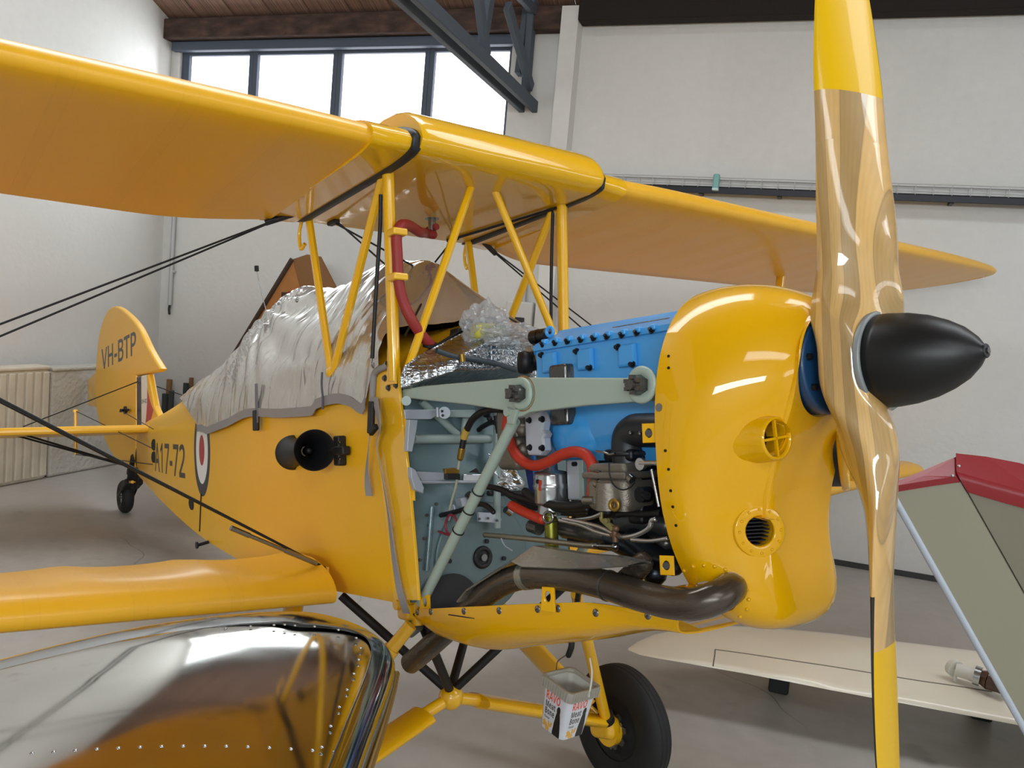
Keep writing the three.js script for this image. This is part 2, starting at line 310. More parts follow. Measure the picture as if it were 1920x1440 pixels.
  structure(mesh('trim_4', uvMetres(rounded(RIGHT + 2.09, 0.3, 0.16, 0.015).translate((RIGHT - 2.09) / 2, EAVES + 0.02, BACK + 0.1)), M.timberBlack), 'nearly black timber plate along the top of the back wall');
}
// ---------------------------------------------------------------- the yellow biplane: one thing, built in its own axes
const biplane = group('biplane');
biplane.position.copy(PLANE_AT); biplane.rotation.set(0, PLANE_YAW, PLANE_PITCH, 'YZX');
tag(biplane, 'yellow biplane with its engine cowling open, blue engine showing and a wooden propeller', 'aeroplane');
biplane.updateMatrixWorld(true);
const caster = new THREE.Raycaster();
function hit(px, py, target) {                                   // where a sight line meets a part: point and outward normal in the aeroplane's axes
  target.updateMatrixWorld(true);
  caster.set(EYEPOS, sight(px, py));
  const h = caster.intersectObject(target, false)[0];
  if (!h) return null;
  const nrm = h.face.normal.clone().transformDirection(target.matrixWorld).transformDirection(planeBack);
  return { p: h.point.clone().sub(PLANE_AT).applyMatrix4(planeBack), n: nrm };
}
const UPPER = curveTable([[0, .035], [.0125, .0545], [.025, .065], [.05, .079], [.1, .096], [.15, .1069], [.2, .1136], [.3, .117], [.4, .114], [.5, .1052], [.6, .0915], [.7, .0735], [.8, .0522], [.9, .028], [1, .003]]);
const LOWER = curveTable([[0, .035], [.0125, .0193], [.025, .0147], [.05, .0093], [.1, .0042], [.15, .0015], [.3, 0], [1, 0]]);
const STATIONS = [1, .93, .85, .76, .66, .56, .46, .36, .27, .19, .13, .085, .05, .026, .01, 0];
function section(xLead, yRef, z, chord, drop, puff = 1, thick = 1) {   // one rib outline: trailing edge, over the top, round the nose, back underneath
  const pts = [];
  const put = (t, y) => pts.push(V(xLead - chord * t, yRef + (y * thick * puff) * 1.0 - drop * t, z));
  STATIONS.forEach(t => put(t, UPPER(t) * chord));
  STATIONS.slice(0, -1).reverse().forEach(t => put(t, LOWER(t) * chord - (1 - puff) * 0));
  return pts;
}
// a wing: leading edge and trailing edge given along the span
function wing(side, { z0, z1, lead, trail, y, inc, sag = 0.0035, bay = 0.27, puff = 1 }) {
  const zs = []; const n = 96;
  for (let i = 0; i <= n; i++) { const t = i / n; zs.push(z0 + (z1 - z0) * (t < 0.93 ? t / 0.93 * 0.9 : 0.9 + 0.1 * Math.sin((t - 0.93) / 0.07 * Math.PI / 2))); }
  const rings = zs.map(z => {
    const L = lead(z), T = trail(z), c = Math.max(0.02, L - T), rib = Math.abs(Math.sin((z - z0) / bay * Math.PI)), f = sag * Math.pow(rib, 0.7);
    const pts = [], k = clamp(c / (lead(z0 + 0.9) - trail(z0 + 0.9)), 0.05, 1);
    const th = Math.pow(k, 0.8) * (lead(z0 + 0.9) - trail(z0 + 0.9)) * (z > z1 - 0.3 ? 1 : 1);
    STATIONS.forEach(t => pts.push(V(L - c * t, y(z) + UPPER(t) * th * puff - f * smooth(0.06, 0.2, t) * (t < 0.98) - Math.tan(inc) * c * t, side * z)));
    STATIONS.slice(0, -1).reverse().forEach(t => pts.push(V(L - c * t, y(z) + LOWER(t) * th + f * 0.9 * smooth(0.06, 0.2, t) * (t < 0.98) - Math.tan(inc) * c * t, side * z)));
    return side > 0 ? pts : pts.reverse();
  });
  return skin(rings, { capStart: true, capEnd: true, uvScale: p => [p.x, p.z] });
}
const round = (z, z1, r) => z > z1 - r ? 1 - Math.sqrt(Math.max(0, 1 - ((z - (z1 - r)) / r) ** 2)) : 0;
const upperSpec = {
  z0: 0.485, z1: 4.68, puff: 1.2, inc: rad(2.3), y: z => 0.70 + 0.048 * (z - 0.4),
  lead: z => -1.085 - 0.11 * (z - 0.4) - 0.12 * round(z, 4.68, 0.16),
  trail: z => -2.0 - 0.11 * (z - 0.4) + 0.8 * round(z, 4.68, 1.1) + 0.2 * Math.pow(1 - smooth(0.3, 0.95, z), 1.5),
};
const lowerSpec = {
  z0: 0.385, z1: 4.5, inc: rad(.6), y: z => -0.652 + 0.043 * (z - 0.38), puff: 1.32,
  lead: z => -1.60 - 0.11 * (z - 0.38) - 0.14 * round(z, 4.5, 0.2),
  trail: z => -2.6 - 0.11 * (z - 0.38) + 0.75 * round(z, 4.5, 1.0),
};
const upperWings = [1, -1].map(s => partLabel(mesh('upper_wing', wing(s, upperSpec), M.wingFabric, biplane), s > 0 ? 'yellow fabric upper wing that reaches towards the viewer' : 'yellow fabric upper wing reaching away past the propeller'));
const lowerWings = [1, -1].map(s => partLabel(mesh('lower_wing', wing(s, { ...lowerSpec, sag: 0.014, bay: 0.36 }), M.wingFabric, biplane), s > 0 ? 'yellow fabric lower wing on the near side' : 'yellow lower wing on the far side'));
// polished sheet fairing at each upper wing root, then the black sealing strip, then the fuel tank that is the centre section
function rootRing(z, grow, x0 = -0.955, x1 = -1.88, thick = 1.15) {
  const pts = [], c = x0 - x1;
  STATIONS.forEach(t => pts.push(V(x0 + grow - (c + 2 * grow) * t, 0.7 + UPPER(t) * c * thick + grow * (t < 0.97) - 0.012 * t, z)));
  STATIONS.slice(0, -1).reverse().forEach(t => pts.push(V(x0 + grow - (c + 2 * grow) * t, 0.7 + LOWER(t) * c * thick - grow * (t < 0.97) - 0.012 * t, z)));
  return pts;
}
const facing = (rings, s) => s > 0 ? rings : rings.map(r => r.slice().reverse());
for (const s of [1, -1]) {
  const rings = [0.35, 0.40, 0.45, 0.495].map(z => rootRing(s * z, 0.003 + 0.02 * (z - 0.35), -1.075 - 0.1 * (z - 0.38), -1.9 - 0.25 * (z - 0.35), 1.14));
  const f = mesh('root_fairing', skin(facing(rings, s), { capStart: true, capEnd: true }), M.yellowTank, biplane);
  const strip = [0.348, 0.352, 0.372, 0.377].map((z, i) => rootRing(s * z, i % 3 ? 0.011 : 0.004, -1.07, -1.89, 1.08));
  mesh('sealing_strip', skin(facing(strip, s), { capStart: true, capEnd: true }), M.seal, biplane);
}
const tankRing = (z, k = 1) => {
  const x0 = -1.045 - (1 - k) * 0.05, x1 = -1.885, c = x0 - x1, pts = [];
  const up = curveTable([[0, .055], [.008, .083], [.025, .115], [.05, .143], [.1, .175], [.16, .2], [.26, .215], [.37, .205], [.5, .168], [.65, .104], [.8, .062], [.92, .026], [1, .004]]);
  const lo = curveTable([[0, .055], [.008, .034], [.025, .018], [.05, .008], [.1, .0015], [.2, 0], [1, 0]]);
  STATIONS.forEach(t => pts.push(V(x0 - c * t, 0.693 + (up(t) - .05) * c * k + .05 * c - 0.004 * t, z)));
  STATIONS.slice(0, -1).reverse().forEach(t => pts.push(V(x0 - c * t, 0.693 + (lo(t) - .05) * c * k + .05 * c - 0.004 * t, z)));
  return pts;
};
const tank = mesh('fuel_tank', skin([[-.355, .93], [-.348, .97], [-.335, .995], [-.3, 1], [-.15, 1], [0, 1], [.15, 1], [.3, 1], [.335, .995], [.348, .97], [.355, .93]].map(([z, k]) => tankRing(z, k)), { capStart: true, capEnd: true }), M.yellowTank, biplane);
// ---------------------------------------------------------------- fuselage
const bottomY = curveTable([[-5.7, -.28], [-5.2, -.335], [-4.2, -.445], [-3.1, -.57], [-2.2, -.63], [-1.2, -.605]]);
const halfW = curveTable([[-5.7, .02], [-5.2, .085], [-4.4, .19], [-3.6, .27], [-2.9, .315], [-2.0, .33], [-1.2, .325]]);
const sideTop = curveTable([[-5.7, -.02], [-4.6, .0], [-3.4, .04], [-2.0, .07], [-1.2, .075]]);
const crestY = curveTable([[-5.7, .05], [-5.26, .105], [-4.63, .14], [-4.1, .185], [-3.4, .265], [-2.2, .27], [-1.6, .27], [-1.26, .25]]);
const sideN = 12, deckN = 16;
function sideLine(x, s) { const w = halfW(x), pts = []; for (let i = 0; i <= sideN; i++) { const t = i / sideN; pts.push(V(x, lerp(bottomY(x), sideTop(x), t), s * (w - 0.012 * (t < 0.5 ? 1 : 0) * (0.5 - t)))); } return pts; }
// how high the decking stands at a share r of the half width: rounded aft, peaked in front
function deckShape(x, r) { const c = Math.pow(clamp(r, 0, 1), 1 / 0.75), round0 = Math.pow(Math.sqrt(1 - c * c), 0.8), tent = 1 - Math.pow(clamp(r, 0, 1), 1.3); return lerp(round0, tent, smooth(-1.75, -1.35, x)); }
function deckLine(x) { const w = halfW(x), a = sideTop(x), c = crestY(x), pts = []; for (let i = 0; i <= 2 * deckN; i++) { const th = Math.PI * i / (2 * deckN); const cs = Math.cos(th); pts.push(V(x, a + (c - a) * deckShape(x, Math.pow(Math.abs(cs), 0.75)), Math.sign(cs) * Math.pow(Math.abs(cs), 0.75) * w)); } return pts; }
const fx = []; for (let x = -5.68; x < -1.255; x += 0.08) fx.push(x); fx.push(-1.26);
{
  const cv = document.createElement('canvas'); cv.width = 2048; cv.height = 400;
  const c = cv.getContext('2d'), X0 = -5.75, WX = 4.6, Y0 = -0.66, HY = 0.84;
  const X = x => (x - X0) / WX * 2048, Y = y => 400 - (y - Y0) / HY * 400;
  c.fillStyle = '#eab016'; c.fillRect(0, 0, 2048, 400);
  const oval = (r, col) => { c.fillStyle = col; c.beginPath(); c.ellipse(X(-3.265), Y(-.125), r * .72 / WX * 2048, r / HY * 400, 0, 0, Math.PI * 2); c.fill(); };
  oval(.225, '#1d2130'); oval(.165, '#e6e4e0'); oval(.075, '#a5262c');
  c.save(); c.fillStyle = '#2a2620'; c.translate(X(-4.13), Y(-.17)); c.rotate(0.03); c.scale(1.28, 1); c.font = '112px sans-serif'; c.textAlign = 'center'; c.textBaseline = 'middle'; c.fillText('A17-72', 0, 0); c.strokeStyle = '#2a2620'; c.lineWidth = 4; c.strokeText('A17-72', 0, 0); c.restore();
  const t = new THREE.CanvasTexture(cv); t.colorSpace = THREE.SRGBColorSpace;
  M.sidePrint = std(0xffffff, 0.5, 0, { map: t, specularIntensity: .5, clearcoat: 0.35, clearcoatRoughness: 0.18 });
  const uvs = p => [(p.x - X0) / WX, (p.y - Y0) / HY];
  const fuselage = mesh('fuselage', [
    skin(fx.map(x => deckLine(x)), { closedRing: false }), skin(fx.map(x => sideLine(x, -1).reverse()), { closedRing: false }),
    skin(fx.map(x => [V(x, bottomY(x), -halfW(x) + .006), V(x, bottomY(x) - .004, 0), V(x, bottomY(x), halfW(x) - .006)]), { closedRing: false })], M.yellowFabric, biplane);
  const side = partLabel(mesh('side_panel', skin(fx.map(x => sideLine(x, 1)), { closedRing: false, uvScale: uvs }), M.sidePrint, biplane), 'yellow fuselage side with a roundel and the letters A17-72');
  // seam lines and small fittings on the side
  const onSide = (px, py) => { const h = hit(px, py, side); return h ? h.p.clone().add(V(0, 0, .002)) : atZ(px, py, .3); };
  mesh('seam_line', tube([[378, 927], [377, 950], [376, 975], [375, 996]].map(q => onSide(...q)), 0.0035, 12, 6), M.black, biplane);
  for (const q of [[290, 834], [290, 857]]) mesh('fairlead', disc(onSide(...q), V(0.1, 0, 1), 0.036, 0.012).scale(1, 1, 1), M.rubber, biplane);
  mesh('fairlead', disc(onSide(361, 945), V(0.1, -.1, 1), 0.03, 0.012), M.rubber, biplane);
  mesh('step_peg', [rod(onSide(392, 1016), onSide(392, 1016).add(V(0, -.01, .05)), .008), disc(onSide(392, 1016).add(V(0, -.01, .055)), V(0, 0, 1), .016, .008)], M.darkMetal, biplane);
}
// ---------------------------------------------------------------- fin, rudder, tailplane, tail wheel
{
  const place = { origin: V(0, 0, 0), u: V(1, 0, 0), v: V(0, 1, 0), smoothOutline: false, bevel: 0.012 };
  const soft = pts => new THREE.SplineCurve(pts.map(p => new THREE.Vector2(...p))).getPoints(pts.length * 6).map(p => [p.x, p.y]);
  const cv = document.createElement('canvas'); cv.width = 1024; cv.height = 640;
  const c = cv.getContext('2d'), X0 = -7.1, WX = 2.08, Y0 = -.22, HY = 1.3, X = x => (x - X0) / WX * 1024, Y = y => 640 - (y - Y0) / HY * 640;
  c.fillStyle = '#ebb118'; c.fillRect(0, 0, 1024, 640);
  c.save(); c.fillStyle = '#241f18'; c.translate(X(-6.235), Y(.685)); c.rotate(-0.015); c.scale(1.5, 1); c.font = '116px sans-serif'; c.textAlign = 'center'; c.textBaseline = 'middle'; c.fillText('VH-BTP', 0, 0); c.strokeStyle = '#241f18'; c.lineWidth = 4; c.strokeText('VH-BTP', 0, 0); c.restore();
  const t = new THREE.CanvasTexture(cv); t.colorSpace = THREE.SRGBColorSpace;
  M.rudderPrint = std(0xffffff, 0.45, 0, { map: t, clearcoat: 0.3, clearcoatRoughness: 0.2 });
  const uvFlat = (g, x0, w, y0, h) => { const p = g.attributes.position, uv = g.attributes.uv; for (let i = 0; i < p.count; i++) uv.setXY(i, (p.getX(i) - x0) / w, (p.getY(i) - y0) / h); return g; };
  const outline = [...soft([[-5.70, -.24], [-6.117, -.207], [-6.47, -.12], [-6.8, .05], [-7.05, .3], [-7.07, .58], [-6.98, .82], [-6.86, .96], [-6.66, 1.055], [-6.42, 1.075], [-6.15, 1.02], [-5.66, .83], [-5.32, .61], [-5.02, .44]]), [-5.06, .425], [-5.68, .447]];
  const rudder = mesh('rudder', uvFlat(plate(outline, 0.05, place), X0, WX, Y0, HY), M.rudderPrint, biplane);
  mesh('trim_tab', plate([[-7.05, .28], [-7.44, .32], [-7.46, .56], [-7.08, .6]], 0.012, place), M.yellow, rudder);
  mesh('control_horn', [rod(V(-5.95, .2, .02), V(-5.85, .2, .09), .01), disc(V(-5.85, .2, .06), V(0, 0, 1), .03, .015), rod(V(-6.05, .2, .05), V(-5.8, .2, .05), .008)], M.darkMetal, rudder);
  // fin with its flash of dark, white and red
  const fv = document.createElement('canvas'); fv.width = 512; fv.height = 512;
  const f = fv.getContext('2d'), FX = x => (x + 5.72) / .72 * 512, FY = y => 512 - (y + .05) / .56 * 512;
  f.fillStyle = '#ebb118'; f.fillRect(0, 0, 512, 512);
  f.fillStyle = '#2b2a30'; f.fillRect(FX(-5.70), FY(.44), FX(-5.53) - FX(-5.70), 512);
  f.fillStyle = '#e4dfda'; f.beginPath(); f.moveTo(FX(-5.53), FY(.44)); f.lineTo(FX(-5.38), FY(.43)); f.lineTo(FX(-5.33), FY(.2)); f.lineTo(FX(-5.44), FY(.05)); f.lineTo(FX(-5.53), FY(-.02)); f.fill();
  f.fillStyle = '#b02a30'; f.beginPath(); f.moveTo(FX(-5.365), FY(.34)); f.quadraticCurveTo(FX(-5.30), FY(.22), FX(-5.205), FY(.17)); f.quadraticCurveTo(FX(-5.3), FY(.06), FX(-5.5), FY(-.02)); f.quadraticCurveTo(FX(-5.37), FY(.1), FX(-5.365), FY(.34)); f.fill();
  f.save(); f.fillStyle = '#33312f'; f.translate(FX(-5.455), FY(.23)); f.scale(1, 1.1); f.font = 'bold 36px sans-serif'; f.textAlign = 'center'; f.fillText('DH-82', 0, 0); f.restore();
  const ft = new THREE.CanvasTexture(fv); ft.colorSpace = THREE.SRGBColorSpace;
  const fin = mesh('fin', uvFlat(plate([[-5.67, -.0], [-5.67, .44], [-5.345, .432], [-5.2, .2], [-5.05, .09], [-5.2, .04]], 0.045, place), -5.72, .72, -.05, .56), std(0xffffff, .42, 0, { map: ft, clearcoat: .3 }), biplane);
  // tailplane and elevators
  const tp = s => [[-4.98, .05], [-5.05, .5], [-5.2, 1.1], [-5.4, 1.45], [-5.62, 1.58], [-5.63, .05]].map(([x, z]) => [x, s * z]);
  const el = s => [[-5.66, .1], [-5.66, 1.58], [-5.85, 1.52], [-6.1, 1.25], [-6.2, .8], [-6.12, .35], [-5.9, .12]].map(([x, z]) => [x, s * z]);
  for (const s of [1, -1]) {
    const order = a => s > 0 ? a : a.slice().reverse();
    mesh('tailplane', plate(order(tp(s)), .05, { origin: V(0, .035, 0), u: V(1, 0, 0), v: V(0, 0, 1), bevel: .018 }), M.wingFabric, biplane);
    const e = mesh('elevator', plate(order(el(s)), .04, { origin: V(0, .035, 0), u: V(1, 0, 0), v: V(0, 0, 1), bevel: .014 }), M.wingFabric, biplane);
    mesh('control_horn', [rod(V(-5.72, .19, s * .42), V(-5.72, -.12, s * .42), .011), disc(V(-5.72, .19, s * .42), V(0, 1, 0), .018, .02)], M.strut, e);
  }
  const tw = group('tail_wheel', biplane);
  const C = V(-6.12, -.457, 0);
  tw.position.copy(C);
  mesh('tyre', new THREE.TorusGeometry(.085, .045, 16, 40), M.rubber, tw);
  mesh('wheel_hub', [rod(V(0, 0, -.03), V(0, 0, .03), .055, .055, 24), rod(V(0, 0, -.055), V(0, 0, .055), .018)], M.aluminium, tw);
  mesh('fork', [strut(V(0, 0, .058), V(.2, .1, .05), .035, .012, V(0, 1, 0)), strut(V(0, 0, -.058), V(.2, .1, -.05), .035, .012, V(0, 1, 0)), rounded(.14, .05, .13, .012).rotateZ(.3).translate(.21, .1, 0), rod(V(.22, .1, 0), V(.38, .3, 0), .045, .05), rod(V(.3, .18, 0), V(.33, .22, 0), .06), strut(V(.24, .1, 0), V(.45, .34, 0), .14, .05)], M.black, tw);
  mesh('steering_arm', [rod(V(.08, .115, 0), V(.44, .12, .05), .012), disc(V(.44, .12, .05), V(0, 1, 0), .02, .01)], M.strut, biplane).position.copy(C);
}
// ---------------------------------------------------------------- nose cowling
let cowl;
{
  const N = 96;
  function ringAt(x, w, yt, yb, e, wb = w) {
    const cy = -.15, pts = [];
    for (let i = 0; i < N; i++) {
      const th = i / N * Math.PI * 2, cs = Math.cos(th), sn = Math.sin(th);
      const up = sn > 0, h = up ? yt - cy : cy - yb, k = 2 / (up ? 2.42 : e);
      const ww = up ? w : lerp(w, wb, smooth(0, 1, -sn));
      pts.push(V(x, cy + Math.sign(sn) * h * Math.pow(Math.abs(sn), k), -Math.sign(cs) * ww * Math.pow(Math.abs(cs), k)));
    }
    return pts;
  }
  const circle = (x, r) => { const pts = []; for (let i = 0; i < N; i++) { const th = i / N * Math.PI * 2; pts.push(V(x, Math.sin(th) * r, -Math.cos(th) * r)); } return pts; };
  const outer = [[-.30, .262, .200, -.535, 2.75, .228], [-.27, .262, .203, -.545, 2.8, .228], [-.24, .259, .203, -.552, 2.9, .226], [-.2, .248, .199, -.556, 3, .222], [-.155, .229, .189, -.557, 3.1, .214], [-.115, .2, .173, -.554, 3.2, .2], [-.085, .17, .157, -.548, 3.2, .184], [-.062, .143, .141, -.535, 3.1, .166], [-.05, .122, .121, -.51, 2.9, .146]].map(a => ringAt(...a));
  const lip = [[-.043, .112], [-.046, .104]].map(([x, r]) => circle(x, r));
  // the loops between the face's outline and the round opening run over the flat face
  const face = [0.25, 0.5, 0.75].map(t => outer[8].map((p, i) => { const q = lip[0][i]; return V(lerp(p.x, q.x, t) + .006 * Math.sin(Math.PI * t), lerp(p.y, q.y, t), lerp(p.z, q.z, t)); }));
  const out = [...outer, ...face, ...lip];
  out.forEach(r => r.forEach(p => { p.x -= (.095 * smooth(.03, -.33, p.y) - .03 * smooth(-.36, -.52, p.y)) * smooth(-.3, -.06, p.x); }));   // the face leans back below the shaft
  const inner = out.map((r, i) => r.map(p => V(p.x - (i > 4 ? .006 : 0), -.15 + (p.y + .15) * .982, p.z * .98))).reverse();
  const rings = [...out, ...inner, out[0]];
  let geo = mergeVertices(skin(rings.map(r => r), {}), 1e-5); geo.computeVertexNormals();
  const ev = new Evaluator(); ev.attributes = ['position', 'normal', 'uv'];
  let body = new Brush(geo); body.updateMatrixWorld();
  const cut = g => { if (!g.attributes.uv) g.setAttribute('uv', new THREE.BufferAttribute(new Float32Array(g.attributes.position.count * 2), 2)); const b = new Brush(g); b.updateMatrixWorld(); body = ev.evaluate(body, b, SUBTRACTION); };
  const look = (px, py) => { const probe = new THREE.Mesh(geo, M.cowl); probe.matrixWorld.copy(biplane.matrixWorld); probe.matrixAutoUpdate = false; probe.updateMatrixWorld = () => {}; return hit(px, py, probe); };
  // openings: exhaust cut-out, the round grilled hole, the intake on the far side
  const ex = look(1342, 1116), gh = look(1422, 995);
  cut(aim(new THREE.CylinderGeometry(1, 1, .2, 40).scale(.05, 1, .041), ex.p, ex.n));
  { const a = look(1330, 1118).p, g = rounded(.3, .058, .2, .026).translate(a.x - .15, a.y - .006, a.z); cut(g); }
  cut(aim(new THREE.CylinderGeometry(.031, .031, .16, 40), gh.p, gh.n));
  cut(aim(new THREE.CylinderGeometry(1, 1, .3, 40).scale(.05, 1, .105), V(-.13, -.2, -.17), V(1, 0, -.55)));
  const sc = look(1434, 822);
  const dir = V(1, -.02, .1).normalize(), back = V(sc.p.x + .012, sc.p.y, sc.p.z).addScaledVector(dir, -.085);
  cut(aim(new THREE.CylinderGeometry(.034, .034, .075, 30), back.clone().addScaledVector(dir, .074), dir));
  cowl = mesh('nose_cowling', toCreasedNormals(body.geometry, .7), M.cowl, biplane);
  // round scoop with crossed bars
  const K = a => a.map(([r, h]) => [r * 1.18 + (h < .03 ? .012 : 0), h < 0 ? h * 1.3 : h]);
  mesh('air_scoop', aim(lathe(K([[.031, .1], [.0325, .105], [.0355, .106], [.038, .1], [.041, .08], [.045, .05], [.051, .02], [.06, -.02], [.066, -.05], [.06, -.055], [.03, -.02], [.031, .1]]), 40), back, dir), M.cowl, cowl);
  const rot = new THREE.Quaternion().setFromUnitVectors(V(0, 1, 0), dir);
  const bar = (w, h) => { const g = new THREE.BoxGeometry(w, .006, h); g.applyQuaternion(rot); const o = back.clone().addScaledVector(dir, .1); return g.translate(o.x, o.y, o.z); };
  mesh('crossed_bars', [bar(.074, .005), bar(.005, .074)], M.cowl, cowl);
  mesh('scoop_duct', aim(new THREE.CylinderGeometry(.0355, .0355, .1, 24, 1, true), back.clone().addScaledVector(dir, .02), dir), std(0x4a3808, .7, 0, { side: THREE.DoubleSide }), cowl);
  mesh('scoop_bore', disc(back.clone().addScaledVector(dir, .045), dir, .036, .004), M.black, cowl);
  // ring and fins of the round grilled hole
  mesh('rivet_ring', aim(lathe([[.031, 0], [.031, .004], [.034, .006], [.052, .006], [.055, .003], [.056, -.002]], 48), gh.p.clone().addScaledVector(gh.n, .004), gh.n), M.cowl, cowl);
  const q = new THREE.Quaternion().setFromUnitVectors(V(0, 0, 1), gh.n), rx = V(1, 0, 0).applyQuaternion(q), ry = V(0, 1, 0).applyQuaternion(q);
  for (let i = 0; i < 12; i++) { const a = i / 12 * Math.PI * 2, p = gh.p.clone().addScaledVector(rx, .045 * Math.cos(a)).addScaledVector(ry, .045 * Math.sin(a)).addScaledVector(gh.n, .010); mesh('rivet', new THREE.SphereGeometry(.0032, 8, 6).translate(p.x, p.y, p.z), M.cowl, cowl); }
  const fins = []; for (let i = -4; i <= 4; i++) { const g = new THREE.BoxGeometry(.075, .0025, .04); g.applyQuaternion(q); const o = gh.p.clone().addScaledVector(gh.n, -.035).addScaledVector(ry, i * .0075); fins.push(g.translate(o.x, o.y, o.z)); }
  mesh('cooler_fin', fins, M.darkMetal, cowl);
  { const o = gh.p.clone().addScaledVector(gh.n, -.07), g = rounded(.1, .1, .03, .004); g.applyQuaternion(q); mesh('cooler_body', g.translate(o.x, o.y, o.z), M.black, cowl); }
  // riveted patch round the exhaust cut-out and along the rear edge
  for (const p of [[1268, 1085], [1283, 1070], [1300, 1062], [1320, 1060], [1340, 1062], [1360, 1068], [1378, 1078], [1392, 1090], [1400, 1106], [1404, 1124], [1401, 1142], [1388, 1156], [1368, 1162]]) { const h = hit(...p, cowl); if (h) mesh('rivet', new THREE.SphereGeometry(.0045, 8, 6).translate(h.p.x, h.p.y, h.p.z), M.cowl, cowl); }
  for (const p of [[1254, 668], [1254, 690], [1262, 590], [1236, 764], [1248, 845], [1254, 880], [1258, 920], [1262, 950], [1268, 985]]) { const h = hit(...p, cowl); if (h) mesh('screw', disc(h.p, h.n, p[1] === 764 ? .009 : .0032, .004, 12), p[1] === 764 ? M.steel : M.darkMetal, cowl); }
  // yellow latch lugs at the rear edge
  for (const [px, py] of [[1217, 812], [1250, 1060]]) {
    const o = atX(px, py, -.32), u = V(.9, 0, -.42).normalize();
    mesh('latch_lug', plate([[-.015, -.021], [.017, -.021], [.017, .021], [-.015, .021]], .006, { origin: o, u, v: V(0, 1, 0), holes: [{ x: 0, y: 0, r: .007, r2: .01 }] }), M.cowl, cowl);
    mesh('latch_pin', rod(o.clone().add(V(-.01, 0, -.02)), o.clone().add(V(.002, 0, .004)), .008), M.steelDark, cowl);
  }
  mesh('intake_duct', aim(new THREE.CylinderGeometry(1, 1, .16, 32, 1, false).scale(.05, 1, .1), V(-.2, -.2, -.13), V(1, 0, -.55)), M.black, cowl);
  // the intake mouth on the far side
  mesh('air_intake', aim(new THREE.TorusGeometry(1, .12, 12, 40).rotateX(Math.PI / 2).scale(.052, .07, .108), V(-.125, -.2, -.165), V(1, 0, -.55)), M.cowl, cowl);
}
